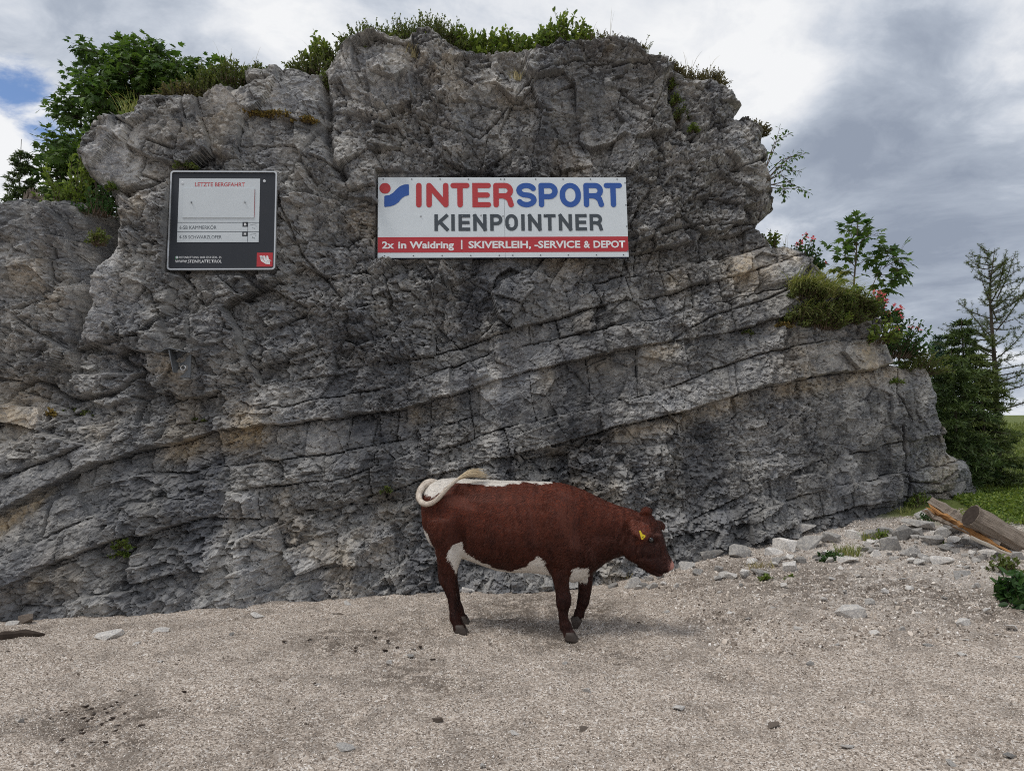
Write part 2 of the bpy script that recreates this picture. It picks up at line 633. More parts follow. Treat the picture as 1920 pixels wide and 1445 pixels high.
blockv = blockv - 0.05 * np.exp(-(je / 0.016) ** 2) * (h01(bj, bed, 524) > 0.5)
rough_z = 0.58 + 0.55 * smooth01(fbm(GX * .9, GZ * .9, 300, 3), -0.3, 0.35)

def poly_mask(pts, soft):
    a = np.array(pts, float)
    q = face(a[:, 0], a[:, 1])
    pp = list(zip(q[:, 0], q[:, 2]))
    m = np.zeros(GX.shape)
    i0, i1 = np.searchsorted(gxs, (q[:, 0].min() - .2, q[:, 0].max() + .2))
    k0, k1 = np.searchsorted(gzs, (q[:, 2].min() - .2, q[:, 2].max() + .2))
    sl = (slice(k0, k1), slice(i0, i1))
    xx, zz = GX[sl] + 1.2 * wx[sl], GZ[sl] + 1.2 * wz[sl]
    d = seg_dist(xx, zz, pp + [pp[0]])
    d = np.where(inside_poly(xx, zz, pp), d, -d)
    m[sl] = smooth01(d, -soft, soft)
    return m


SLAB = [([(204, 400), (236, 408), (226, 480), (214, 560), (196, 645), (138, 640), (160, 570), (186, 480)], 0.42), ([(168, 285), (215, 238), (262, 232), (254, 320), (214, 346), (182, 340)], 0.42), ([(404, 172), (470, 166), (474, 206), (408, 204)], 0.30),
        ([(514, 136), (598, 150), (590, 212), (500, 205)], 0.20), ([(640, 110), (700, 84), (770, 100), (775, 190), (720, 206), (650, 190)], 0.16), ([(1440, 500), (1476, 480), (1512, 496), (1496, 530), (1442, 536)], 0.35), ([(1380, 480), (1440, 466), (1438, 505), (1376, 520)], 0.22),
        ([(1490, 660), (1640, 640), (1650, 686), (1500, 712)], 0.15), ([(0, 755), (70, 745), (66, 800), (0, 850)], 0.25), ([(560, 800), (700, 785), (690, 870), (560, 890)], 0.15)]
slab_b = np.zeros(GX.shape)
for pts_, am_ in SLAB:
    m_ = poly_mask(pts_, 0.03)
    rough_z = rough_z * (1 - 0.45 * m_)
    slab_b = slab_b + am_ * m_
prot = 0.15 * fbm(GX * 0.45, GZ * 0.45, 200, 3)
prot = prot + np.where(massive, big, 0) + np.where(massive, 1.0, np.where(foot, 0.8, 0.45)) * mid
prot = prot + np.where(massive, 1.0, np.where(foot, 1.1, 0.65)) * sm * rough_z
prot = prot + np.where(inbed, 0.85, 1.15) * ti * rough_z + mi * 1.0 * rough_z
prot = prot + np.where(massive, 0.0, 0.85 * offs[bed]) + np.where(inbed, blockv, 0)
prot = prot + np.where(foot, 0.020 * fbm(GX * 5, GZ * 7, 210, 4, 0.6), 0)
prot = prot + 0.005 * fbm(GX * 18, GZ * 18, 220, 3, 0.6)
# slabs under an overhanging bed run out again further down
prot = prot - 0.065 * np.exp(-np.clip(above_d, 0, 9) / 0.16) * (~massive) * (0.4 + 0.6 * gate_tot)
# rounded arrises and open joints along the bedding
prot = prot - 0.020 * np.exp(-line_d / 0.014) * gate_tot - 0.095 * gate_tot * np.exp(-(line_d / 0.0075) ** 2)

# --- single features read off the photograph
def feature(pts, width, depth, soft=1.0):
    a = np.array(pts, float)
    q = face(a[:, 0], a[:, 1])
    x0, x1 = q[:, 0].min() - 3 * width, q[:, 0].max() + 3 * width
    z0, z1 = q[:, 2].min() - 3 * width, q[:, 2].max() + 3 * width
    i0, i1 = np.searchsorted(gxs, (x0, x1))
    k0, k1 = np.searchsorted(gzs, (z0, z1))
    sl = (slice(k0, k1), slice(i0, i1))
    if k1 - k0 < 2 or i1 - i0 < 2:
        return
    d = seg_dist(GX[sl] + 0.8 * wx[sl], GZ[sl] + 0.8 * wz[sl], list(zip(q[:, 0], q[:, 2])))
    prot[sl] -= depth * np.exp(-(d / width) ** 2)


def bump_poly(pts, h, soft=0.03, tiltz=0.0):
    """a block standing proud (or set back) with a given outline"""
    a = np.array(pts, float)
    q = face(a[:, 0], a[:, 1])
    pp = list(zip(q[:, 0], q[:, 2]))
    x0, x1 = q[:, 0].min() - .2, q[:, 0].max() + .2
    z0, z1 = q[:, 2].min() - .2, q[:, 2].max() + .2
    i0, i1 = np.searchsorted(gxs, (x0, x1))
    k0, k1 = np.searchsorted(gzs, (z0, z1))
    sl = (slice(k0, k1), slice(i0, i1))
    xx, zz = GX[sl] + 0.7 * wx[sl], GZ[sl] + 0.7 * wz[sl]
    d = seg_dist(xx, zz, pp + [pp[0]])
    d = np.where(inside_poly(xx, zz, pp), d, -d)
    prot[sl] += smooth01(d, -soft, soft) * (h + tiltz * (zz - q[:, 2].mean()))


feature([(188, 372), (190, 430), (172, 470), (162, 540), (138, 622)], 0.07, 0.34)      # gully left of the buttress
feature([(188, 372), (190, 430), (172, 470)], 0.16, 0.45)
feature([(604, 140), (614, 200), (606, 250), (618, 300), (640, 330)], 0.045, 0.22)
feature([(596, 205), (602, 235), (560, 300), (590, 345)], 0.022, 0.10)
feature([(1258, 140), (1262, 190), (1280, 236), (1300, 262)], 0.05, 0.20)
feature([(985, 160), (1080, 122), (1180, 118), (1225, 122)], 0.014, 0.14)
feature([(770, 215), (840, 240), (900, 262), (985, 160)], 0.012, 0.07)
feature([(1370, 232), (1310, 250), (1290, 262)], 0.016, 0.16)
feature([(1440, 290), (1400, 312), (1370, 318)], 0.016, 0.14)
feature([(1420, 416), (1380, 420), (1300, 422), (1240, 440)], 0.016, 0.16)
feature([(1478, 545), (1440, 560), (1340, 590), (1250, 640)], 0.012, 0.08)
feature([(1690, 800), (1696, 850), (1700, 905), (1690, 960)], 0.014, 0.16)
feature([(1700, 900), (1755, 905), (1790, 880)], 0.012, 0.10)
feature([(1690, 690), (1680, 740), (1715, 790)], 0.010, 0.10)
feature([(0, 735), (60, 715), (130, 752), (230, 735), (268, 700)], 0.02, 0.18)
feature([(60, 830), (0, 700)], 0.02, 0.0)
feature([(345, 184), (352, 250), (330, 285), (270, 260)], 0.012, 0.10)
feature([(270, 260), (258, 320), (300, 338)], 0.010, 0.09)
feature([(108, 470), (100, 560), (30, 580)], 0.012, 0.08)
feature([(560, 300), (520, 360), (560, 470), (640, 560)], 0.014, 0.09)
bump_poly([(704, 195), (720, 165), (760, 170), (775, 192), (740, 205)], 0.05)
bump_poly([(690, 120), (760, 105), (775, 190), (735, 208), (700, 200)], 0.12, 0.02)
bump_poly([(1077, 596), (1110, 578), (1118, 612), (1102, 628), (1080, 622)], 0.10, 0.012)
bump_poly([(1120, 588), (1180, 565), (1183, 595), (1125, 616)], 0.05, 0.012)
bump_poly([(872, 678), (905, 668), (915, 705), (885, 718)], 0.08, 0.012)
bump_poly([(1435, 505), (1475, 480), (1512, 492), (1496, 528), (1440, 535)], 0.06, 0.012)
bump_poly([(1347, 520), (1376, 517), (1376, 552), (1352, 556)], 0.07, 0.010)
bump_poly([(1376, 520), (1408, 510), (1400, 545), (1378, 556)], -0.06, 0.010)
bump_poly([(130, 705), (260, 700), (270, 745), (200, 760), (140, 745)], 0.14, 0.02)
bump_poly([(0, 755), (70, 745), (66, 800), (0, 850)], -0.10, 0.03)
bump_poly([(120, 780), (0, 860), (0, 1100), (160, 1035), (400, 960), (400, 810)], 0.05, 0.10)
bump_poly([(196, 380), (330, 340), (330, 520), (300, 700), (146, 640), (172, 540)], 0.14, 0.03)
bump_poly([(0, 395), (110, 372), (170, 384), (178, 460), (150, 600), (100, 690), (-160, 700), (-160, 400)], 0.06, 0.06)

# --- rim: the face rolls over to the top and the right end
wrim = 0.17
t_ = np.clip(1 - SDF / wrim, 0, 1)
prot = prot - 0.27 * (1 - np.sqrt(np.clip(1 - t_ ** 2.2, 0, 1)))

YR = base_y(GX, GZ) - prot
# the two boards hang clear of the rock behind them
SIGNS = {'advert': dict(c=(944, 407.5), w=468, h=155), 'info': dict(c=(418.5, 413.5), w=196, h=191)}


def clear_board(c, w, h, y):
    q = P([c[0] - w / 2 - 6, c[0] + w / 2 + 6], [c[1] + h / 2 + 8, c[1] - h / 2 - 8], y)
    m = (GX > q[0, 0]) & (GX < q[1, 0]) & (GZ > q[0, 2]) & (GZ < q[1, 2])
    lim = y + 0.075
    YR[m] = np.maximum(YR[m], lim + 0.05 * np.tanh((YR[m] - lim) * 4))


SIGN_Y = {}
for k, s in SIGNS.items():
    q = face(s['c'][0], s['c'][1])
    SIGN_Y[k] = float(q[1]) - 0.10
    clear_board(s['c'], s['w'], s['h'], SIGN_Y[k])

# --- colour fields: r brightness, g ochre, b dark wet stain
bright = 1.0 + 0.22 * fbm(GX * 0.7, GZ * 0.7, 400, 3) + 0.20 * (h01(bj, bed, 530) - 0.5) * inbed
d1_, d2_, fcx, fcy, _, _ = voronoi(U / 0.44, V * 1.25 / 0.44, 111)
bright = bright + slab_b + 0.34 * (h01(fcx, fcy, 410) - 0.5)
_, _, c3x, c3y, _, _ = voronoi(U / 0.155, V * 1.35 / 0.155, 121)
bright = bright + 0.30 * (h01(c3x, c3y, 411) - 0.5)
_, _, c4x, c4y, _, _ = voronoi(U / 0.066, V * 1.3 / 0.066, 131)
bright = bright + 0.24 * (h01(c4x, c4y, 412) - 0.5)
_, _, c5x, c5y, _, _ = voronoi(X2 / 0.032, Z2 / 0.032, 141)
bright = bright + 0.14 * (h01(c5x, c5y, 413) - 0.5)
bright = bright + 0.05 * smooth01(GZ, 4.3, 6.0) + 0.10 * smooth01(-GX, 3.6, 4.6) * smooth01(GZ, 1.6, 2.4)
bright = bright + 0.10 * smooth01(0.8 - GZ, 0, 0.5) - 0.10 * smooth01(fbm(GX * 1.6, GZ * 0.5, 430, 3), 0.1, 0.5)
ochre = smooth01(fbm(GX * 1.2, GZ * 1.2, 440, 4), 0.22, 0.55) * 0.35
lz3 = GZ - LINE_Z['3'][None, :]
ochre = ochre + 0.9 * np.exp(-((lz3 + 0.12) / 0.12) ** 2) * (lz3 < 0.0) * smooth01(fbm(GX * 1.0, GZ * 0.5, 450, 3), -0.15, 0.25)
lz1 = GZ - LINE_Z['1'][None, :]
ochre = ochre + 0.5 * np.exp(-((lz1 + 0.10) / 0.10) ** 2) * (lz1 < 0) * smooth01(fbm(GX * 1.3, GZ * 0.5, 455, 3), 0.0, 0.35)
for (qx, qy, r) in ((1400, 510, 0.30), (1480, 470, 0.25), (1250, 505, 0.25), (1095, 600, 0.14), (20, 770, 0.30), (460, 790, 0.22), (330, 690, 0.18), (1500, 680, 0.3), (1620, 670, .3)):
    q = face(qx, qy)
    ochre = ochre + 0.75 * np.exp(-(((GX - q[0]) / r) ** 2 + ((GZ - q[2]) / r) ** 2)) * (0.5 + 0.9 * fbm(GX * 4, GZ * 4, 470, 3))
for (qx, qy, rx, rz, am) in ((185, 560, .28, .8, .35), (250, 290, .4, .4, .30), (700, 800, .8, .16, .30), (920, 735, .6, .12, .35), (560, 820, .5, .2, .2), (450, 190, .5, .3, .15), (740, 140, .6, .35, .12), (1060, 110, .6, .2, .12), (1480, 505, .35, .2, .4), (1180, 560, .4, .15, .25), (90, 450, .7, .5, .22), (930, 1095, .35, .15, .4), (650, 1000, .7, .3, .15), (1580, 660, .6, .2, .2)):
    q = face(qx, qy)
    bright = bright + am * np.exp(-(((GX - q[0]) / rx) ** 2 + ((GZ - q[2]) / rz) ** 2)) * (0.7 + 0.9 * fbm(GX * 3, GZ * 3, 495, 3))
stain = smooth01(fbm(GX * 2.2, GZ * 0.45, 480, 4), 0.05, 0.45) * 0.8
for (qx, qy, rx, rz) in ((1500, 665, .45, .22), (690, 855, .45, .3), (470, 570, .7, .5), (1000, 560, .8, .3), (270, 690, .4, .35), (300, 900, .7, .35)):
    q = face(qx, qy)
    stain = stain + 0.6 * np.exp(-(((GX - q[0]) / rx) ** 2 + ((GZ - q[2]) / rz) ** 2)) * (0.6 + 1.0 * fbm(GX * 5, GZ * 2, 490, 3))
CROCK = np.stack([np.clip(bright * 0.5, 0, 1), np.clip(ochre, 0, 1), np.clip(stain, 0, 1)], -1)

# --- material
def make_rock_mat(name, vertex=True, bright=0.5, scale=1.0):
    m, b = new_mat(name)
    geo = b.n('ShaderNodeTexCoord').outputs['Object']
    if vertex:
        at = b.n('ShaderNodeAttribute', attribute_name='fields')
        sp = b.n('ShaderNodeSeparateColor', i_0=at.outputs['Color'])
        r, g, s = sp.outputs[0], sp.outputs[1], sp.outputs[2]
    else:
        oi = b.n('ShaderNodeObjectInfo')
        r = b.math('ADD', b.math('MULTIPLY', oi.outputs['Random'], 0.5), bright - 0.22)
        g = b.math('MULTIPLY', b.noise(geo, 5 * scale, 3), 0.25)
        s = 0.12
    n1 = b.noise(geo, 3.0 * scale, 6, 0.62)
    n2 = b.noise(geo, 17.0 * scale, 6, 0.68)
    n3 = b.noise(geo, 85.0 * scale, 4, 0.7)
    n4 = b.noise(geo, 240.0 * scale, 3, 0.6)
    grey = b.mix(b.sstep(n1, 0.36, 0.66), (0.150, 0.151, 0.155), (0.300, 0.288, 0.268))
    grey = b.mix(b.math('MULTIPLY', b.sstep(n2, 0.50, 0.72), 0.7), grey, (0.42, 0.405, 0.38))
    grey = b.mix(b.math('MULTIPLY', b.sstep(n2, 0.47, 0.32), 0.65), grey, (0.085, 0.087, 0.095))
    grey = b.mix(b.math('MULTIPLY', b.sstep(n3, 0.54, 0.70), 0.55), grey, (0.50, 0.49, 0.465))
    grey = b.mix(b.math('MULTIPLY', b.sstep(n3, 0.46, 0.33), 0.55), grey, (0.065, 0.065, 0.07))
    grey = b.mix(b.math('MULTIPLY', g, b.sstep(n2, 0.25, 0.6)), grey, (0.40, 0.315, 0.205))
    grey = b.mix(b.math('MULTIPLY', s, b.sstep(b.math('ADD', n2, b.math('MULTIPLY', n3, 0.5)), 0.5, 0.85)), grey, (0.082, 0.085, 0.094))
    # thin calcite veins
    vo = b.n('ShaderNodeTexVoronoi', feature='DISTANCE_TO_EDGE')
    b.put(vo.inputs['Vector'], b.vmath('ADD', geo, b.vmath('MULTIPLY', b.noise(geo, 4.0 * scale, 3, 0.6, out=1), (0.5, 0.5, 0.5))))
    vo.inputs['Scale'].default_value = 4.5 * scale
    vein = b.math('MULTIPLY', b.sstep(vo.outputs[0], 0.018, 0.004), b.sstep(b.noise(geo, 1.9 * scale, 2), 0.52, 0.62))
    grey = b.mix(b.math('MULTIPLY', vein, 0.4), grey, (0.55, 0.54, 0.52))
    f = b.math('MULTIPLY', r, 2.55)
    sc = b.vmath('SCALE', grey)
    b.put(sc.node.inputs['Scale'], f)
    hgt = b.math('ADD', b.math('MULTIPLY', n3, 0.6), b.math('ADD', b.math('MULTIPLY', n4, 0.35), b.math('MULTIPLY', n2, 0.25)))
    principled(b, sc, 0.88, bump=hgt, bdist=0.02, bstr=0.75, spec=0.25)
    return m


M_ROCK = make_rock_mat('rock')
M_STONE = make_rock_mat('loose_stone', vertex=False, bright=0.72, scale=2.2)
M_PALE = make_rock_mat('pale_stone', vertex=False, bright=1.25, scale=2.5)

# --- meshes: every joint-bounded block is a piece of the rock face
rock_face = empty('rock_face', (0, 7.8, 0))
tag(rock_face, kind='structure')
inside = SDF > 0
q_ok = inside[:-1, :-1] & inside[1:, :-1] & inside[:-1, 1:] & inside[1:, 1:]
# piece id
fx1, fx2, fcx2, fcy2, _, _ = voronoi((X2) / 1.25, Z2 / 0.9, 601)
pid = np.where(inbed, 100000 + bed * 500 + (bj - bj.min()).astype(int) % 500, 0)
pid = np.where(massive, 10000 + ((bcx - bcx.min()) * 50 + (bcy - bcy.min())).astype(int), pid)
pid = np.where(foot, 50000 + ((fcx2 - fcx2.min()) * 50 + (fcy2 - fcy2.min())).astype(int), pid)
qid = np.where(q_ok, pid[:-1, :-1], -1)
ids, cnt = np.unique(qid[qid >= 0], return_counts=True)
order = np.argsort(-cnt)
keep = set(ids[order[:285]].tolist())
keep = {i for i, c in zip(ids.tolist(), cnt.tolist()) if i in keep and c >= 140}
kept = np.isin(qid, np.array(sorted(keep)))
qid = np.where(q_ok & ~kept, 7, qid)
VID = np.arange(NZ * NX).reshape(NZ, NX)
ALLV = np.stack([GX, YR, GZ], -1).reshape(-1, 3)
ALLC = CROCK.reshape(-1, 3)
ROFF = np.array((0, 7.8, 0))
quad_all = np.stack([VID[:-1, :-1], VID[:-1, 1:], VID[1:, 1:], VID[1:, :-1]], -1)


def boundary_edges(quads):
    e = np.concatenate([quads[:, [0, 1]], quads[:, [1, 2]], quads[:, [2, 3]], quads[:, [3, 0]]])
    key = e[:, 0].astype(np.int64) * (NZ * NX) + e[:, 1]
    rev = e[:, 1].astype(np.int64) * (NZ * NX) + e[:, 0]
    return e[~np.isin(key, rev)]


flat_id = qid.ravel()
srt = np.argsort(flat_id, kind='stable')
fsorted = flat_id[srt]
qflat = quad_all.reshape(-1, 4)
for bid in np.unique(fsorted):
    if bid < 0:
        continue
    i0, i1 = np.searchsorted(fsorted, (bid, bid + 1))
    quads = qflat[srt[i0:i1]]
    used, inv = np.unique(quads, return_inverse=True)
    qn = inv.reshape(-1, 4)
    v = ALLV[used]
    cc = ALLC[used]
    rest = (bid == 7)
    be = boundary_edges(quads)
    ren = {int(u): i for i, u in enumerate(used)}
    bi = np.vectorize(ren.get)(be) if len(be) else np.zeros((0, 2), int)
    bverts = np.unique(bi)
    back = v[bverts].copy()
    cen = v.mean(0)
    if not rest:
        back[:, [0, 2]] += (cen[[0, 2]] - back[:, [0, 2]]) * 0.06
    back[:, 1] += 0.22
    bmap = {int(b_): len(v) + i for i, b_ in enumerate(bverts)}
    bb = np.vectorize(bmap.get)(bi)
    sk = np.stack([bi[:, 1], bi[:, 0], bb[:, 0], bb[:, 1]], -1)
    vv = np.concatenate([v, back]) - ROFF
    c2 = np.concatenate([cc, cc[bverts]])
    me = np_mesh('rock_block', vv, [qn, sk], attrs={'fields': c2})
    o = link('rock_block' if not rest else 'small_rock_chips', me, rock_face, M_ROCK)
    if rest:
        o['kind'] = 'stuff'

# body of the outcrop behind the face: the rim carried back
okq = qflat[(qid.ravel() >= 0)]
be = boundary_edges(okq)
zb = ALLV[be].mean(1)
be = be[zb[:, 2] > gzs[0] + 0.05]
rim_v = np.unique(be)
gx_s = np.gradient(sdf_c, GH * CS, axis=1)
gz_s = np.gradient(sdf_c, GH * CS, axis=0)
p0 = ALLV[rim_v]
nx = bilin(gx_s, p0[:, 0], p0[:, 2], cx_[0], cz_[0], GH * CS)
nz = bilin(gz_s, p0[:, 0], p0[:, 2], cx_[0], cz_[0], GH * CS)
rings = [p0]
ren = {int(u): i for i, u in enumerate(rim_v)}
be_i = np.vectorize(ren.get)(be)
for dy, ins in ((0.10, 0.015), (0.28, 0.03), (0.6, 0.10), (1.2, 0.22), (2.2, 0.5), (3.2, 1.0)):
    p = p0.copy()
    j = 0.05 * fbm(p0[:, 0] * 3 + dy * 7, p0[:, 2] * 3 + dy * 5, 700, 3)
    p[:, 0] += nx * (ins + j)
    p[:, 2] += nz * (ins + j)
    p[:, 1] += dy
    rings.append(p)
n_r = len(p0)
fs = []
for k in range(len(rings) - 1):
    a = be_i + k * n_r
    c_ = be_i + (k + 1) * n_r
    fs.append(np.stack([a[:, 1], a[:, 0], c_[:, 0], c_[:, 1]], -1))
cf = np.tile(np.array([[0.5, 0.1, 0.2]]), (n_r * len(rings), 1))
me = np_mesh('rock_body', np.concatenate(rings) - ROFF, fs, attrs={'fields': cf})
link('rock_body', me, rock_face, M_ROCK)


def rock_at(x, z):
    """depth of the finished cliff surface"""
    return float(bilin(YR, np.array(float(x)), np.array(float(z)), gxs[0], gzs[0], GH))


def on_rock(px, py, out=0.0):
    y = 8.2
    for _ in range(10):
        p = P(px, py, y)
        y = 0.5 * y + 0.5 * rock_at(p[0], p[2])
    p = P(px, py, y - out)
    return Vector(p.tolist())

# ------------------------------------------------------------------ ground
def graded(lo_far, lo, hi, hi_far, step, grow=1.25):
    mid = np.arange(lo, hi + 1e-6, step)
    left, right = [], []
    s, p = step, lo
    while p > lo_far:
        s *= grow
        p -= s
        left.append(p)
    s, p = step, hi
    while p < hi_far:
        s *= grow
        p += s
        right.append(p)
    return np.concatenate([left[::-1], mid, right])


def make_ground_mat():
    m, b = new_mat('gravel_and_grass')
    pos = b.n('ShaderNodeTexCoord').outputs['Object']
    at = b.n('ShaderNodeAttribute', attribute_name='fields')
    sp = b.n('ShaderNodeSeparateColor', i_0=at.outputs['Color'])
    grass, dirt, scree = sp.outputs[0], sp.outputs[1], sp.outputs[2]

    def stones(scale, seed):
        v = b.n('ShaderNodeTexVoronoi')
        b.put(v.inputs['Vector'], b.vmath('ADD', pos, (seed, seed * 2.0, 0)))
        v.inputs['Scale'].default_value = scale
        return v
    v1 = stones(95, 3.1)
    v2 = stones(45, 7.7)
    c1 = b.n('ShaderNodeSeparateColor', i_0=v1.outputs['Color'])
    c2 = b.n('ShaderNodeSeparateColor', i_0=v2.outputs['Color'])
    pal = [(0.0, (0.12, 0.096, 0.078)), (0.2, (0.34, 0.280, 0.230)), (0.5, (0.53, 0.448, 0.375)), (0.75, (0.68, 0.590, 0.505)), (0.93, (0.80, 0.735, 0.66)), (1.0, (0.88, 0.84, 0.79))]
    g1 = b.ramp(c1.outputs[0], pal)
    g2 = b.ramp(c2.outputs[1], pal)
    n0 = b.noise(pos, 2.2, 5, 0.6)
    n1 = b.noise(pos, 9.0, 5, 0.65)
    gr = b.mix(b.math('MULTIPLY', b.sstep(b.noise(pos, 23, 3), 0.52, 0.62), 0.8), g1, g2)
    # shade between grains is left to the relief; the fines between them are browner
    fines = b.sstep(v1.outputs['Distance'], 0.45, 0.75)
    gr = b.mix(b.math('MULTIPLY', fines, 0.45), gr, (0.20, 0.165, 0.135))
    grey = b.mix(b.math('MULTIPLY', scree, 0.75), gr, b.mix(0.45, gr, (0.52, 0.51, 0.49)))
    dk = b.math('MULTIPLY', dirt, b.sstep(b.math('ADD', n1, b.math('MULTIPLY', b.noise(pos, 40, 3), 0.6)), 0.64, 0.92))
    gcol = b.mix(b.math('MULTIPLY', dk, 0.85), grey, (0.105, 0.082, 0.064))
    patch = b.math('MULTIPLY', b.sstep(b.math('ADD', n0, b.math('MULTIPLY', n1, 0.6)), 0.74, 1.02), 0.6)
    gcol = b.mix(patch, gcol, (0.20, 0.168, 0.14))
    gn = b.noise(pos, 1.3, 6, 0.7)
    gcol2 = b.mix(b.sstep(gn, 0.35, 0.7), (0.090, 0.125, 0.032), (0.185, 0.200, 0.062))
    gcol2 = b.mix(b.math('MULTIPLY', b.sstep(b.noise(pos, 0.55, 5, 0.6), 0.62, 0.72), 0.8), gcol2, (0.42, 0.40, 0.36))
    c = b.mix(grass, gcol, gcol2)
    hg = b.math('ADD', b.math('SUBTRACT', 0.6, b.math('MINIMUM', v1.outputs['Distance'], 0.6)), b.math('MULTIPLY', b.math('SUBTRACT', 0.6, b.math('MINIMUM', v2.outputs['Distance'], 0.6)), 1.2))
    hg = b.math('ADD', hg, b.math('MULTIPLY', n1, 2.0))
    principled(b, c, 0.92, bump=hg, bdist=0.009, bstr=0.9, spec=0.2)
    return m


M_GROUND = make_ground_mat()
xs = graded(-600, -6.5, 7.2, 700, 0.032)
ys = graded(-250, 2.8, 10.6, 900, 0.032)
GXX, GYY = np.meshgrid(xs, ys)
GZZ = gz(GXX, GYY)

DIRT = [(180, 1350, .32, 1.1), (150, 1335, .2, 1.0), (560, 1350, .35, .5), (1010, 1130, .5, 1.0), (950, 1150, .4, .8), (700, 1190, .45, .8), (740, 1260, .3, .8), (640, 1215, .3, .6), (860, 1280, .3, .8),
        (1030, 1210, .3, .7), (1360, 1268, .12, 1.3), (1340, 1160, .25, .8), (1500, 1085, .5, .8), (1600, 1100, .5, .7), (1440, 1070, .4, .8), (1300, 1095, .35, .8),
        (1120, 1150, .3, .8), (1800, 1130, .4, .9), (1740, 1110, .3, .8), (30, 1190, .22, .9), (220, 1400, .2, .9), (860, 1420, .25, .6), (1180, 1230, .3, .5)]


def ground_pt(px, py):
    y = 6.0
    for _ in range(40):
        z = float(gz(*P(px, py, y)[:2]))
        d = P(px, py, 1.0) - np.array((0, 0, CAM_H))
        y_new = (z - CAM_H) / d[2] if d[2] < -1e-4 else 60.0
        y = 0.6 * y + 0.4 * min(max(y_new, 1.0), 60.0)
    x = float(P(px, py, y)[0])
    return Vector((x, y, float(gz(x, y))))


dirt = np.zeros(GXX.shape)
for (qx, qy, r, a) in DIRT:
    q = ground_pt(qx, qy)
    dirt += a * np.exp(-((GXX - q.x) ** 2 + (GYY - q.y) ** 2) / (r * r))
dirt = np.clip(dirt * 1.25 + 0.5 * smooth01(fbm(GXX * 2.0, GYY * 2.0, 800, 4), 0.15, 0.6), 0, 1)
scree_f = smooth01(GXX, 1.2, 3.6) * smooth01(GYY, 5.2, 7.2)
grass_f = smooth01(GYY + 0.8 * (GXX - 5.5) + 0.5 * fbm(GXX * 2, GYY * 2, 820, 4), 8.3, 8.8) * smooth01(GXX, 3.2, 5.2)
grass_f = np.maximum(grass_f, smooth01(GYY, 11.5, 12.5))
GZZ = GZZ - 0.012 * np.clip(dirt, 0, 1) * (GYY < 9)
rr_ = random.Random(5)
for i_ in range(420):
    hx, hy = rr_.uniform(-4.5, 4.0), rr_.uniform(3.2, 7.9)
    if rr_.random() < 0.45:
        hx, hy = rr_.gauss(0.2, 1.2), rr_.gauss(6.6, .7)
    r_, d_ = rr_.uniform(.04, .085), rr_.uniform(.012, .030)
    i0, i1 = np.searchsorted(xs, (hx - .3, hx + .3))
    k0, k1 = np.searchsorted(ys, (hy - .3, hy + .3))
    dd = np.hypot(GXX[k0:k1, i0:i1] - hx, (GYY[k0:k1, i0:i1] - hy) * 1.2) / r_
    GZZ[k0:k1, i0:i1] += -d_ * np.exp(-dd ** 2) + 0.45 * d_ * np.exp(-((dd - 1.7) / .6) ** 2)
for (qx, qy, r, dep) in ((1360, 1266, .07, .05), (180, 1350, .20, .04), (110, 1330, .1, .03)):
    q = ground_pt(qx, qy)
    GZZ -= dep * np.exp(-((GXX - q.x) ** 2 + (GYY - q.y) ** 2) / (r * r))
gid = np.arange(GXX.size).reshape(GXX.shape)
gq = np.stack([gid[:-1, :-1], gid[:-1, 1:], gid[1:, 1:], gid[1:, :-1]], -1).reshape(-1, 4)
me = np_mesh('ground', np.stack([GXX, GYY, GZZ], -1).reshape(-1, 3), gq, smooth=True,
             attrs={'fields': np.stack([grass_f, dirt, scree_f], -1).reshape(-1, 3)})
ground = link('ground', me, None, M_GROUND)
tag(ground, kind='structure')

# ------------------------------------------------------------------ signs
def paint(name, c, rough=0.35, spec=0.5):
    m, b = new_mat(name)
    tc = b.n('ShaderNodeTexCoord').outputs['Object']
    n = b.noise(tc, 5.0, 6, 0.65)
    n2 = b.noise(b.vmath('MULTIPLY', tc, (14.0, 1.0, 1.6)), 2.0, 5, 0.6)
    f = b.math('ADD', 0.90, b.math('ADD', b.math('MULTIPLY', n, 0.12), b.math('MULTIPLY', b.sstep(n2, 0.6, 0.8), -0.06)))
    s = b.vmath('SCALE', c)
    b.put(s.node.inputs['Scale'], f)
    principled(b, s, b.math('ADD', rough, b.math('MULTIPLY', n, 0.25)), spec=spec)
    return m


M_WHITE = paint('sign_white', (0.73, 0.785, 0.815))
M_RED = paint('sign_red', (0.50, 0.030, 0.040))
M_LRED = paint('letter_red', (0.50, 0.040, 0.045))
M_BLUE = paint('letter_blue', (0.022, 0.095, 0.38))
M_GREY = paint('letter_grey', (0.055, 0.070, 0.085))
M_DARK = paint('board_dark', (0.016, 0.019, 0.026), 0.35)
M_PLATE = paint('plate_grey', (0.62, 0.665, 0.69))
M_GREEN = paint('sign_green', (0.03, 0.30, 0.10))
M_TEXT = paint('text_white', (0.85, 0.86, 0.86))
M_ALU = simple_mat('aluminium', (0.62, 0.62, 0.61), 0.38, 0.5, 0.85, 0.1, 12)
M_STEEL = simple_mat('galvanised_steel', (0.17, 0.18, 0.19), 0.5, 0.5, 0.6, 0.25, 25)
M_SCREW = simple_mat('screw', (0.16, 0.17, 0.18), 0.45, 0.5, 0.7)


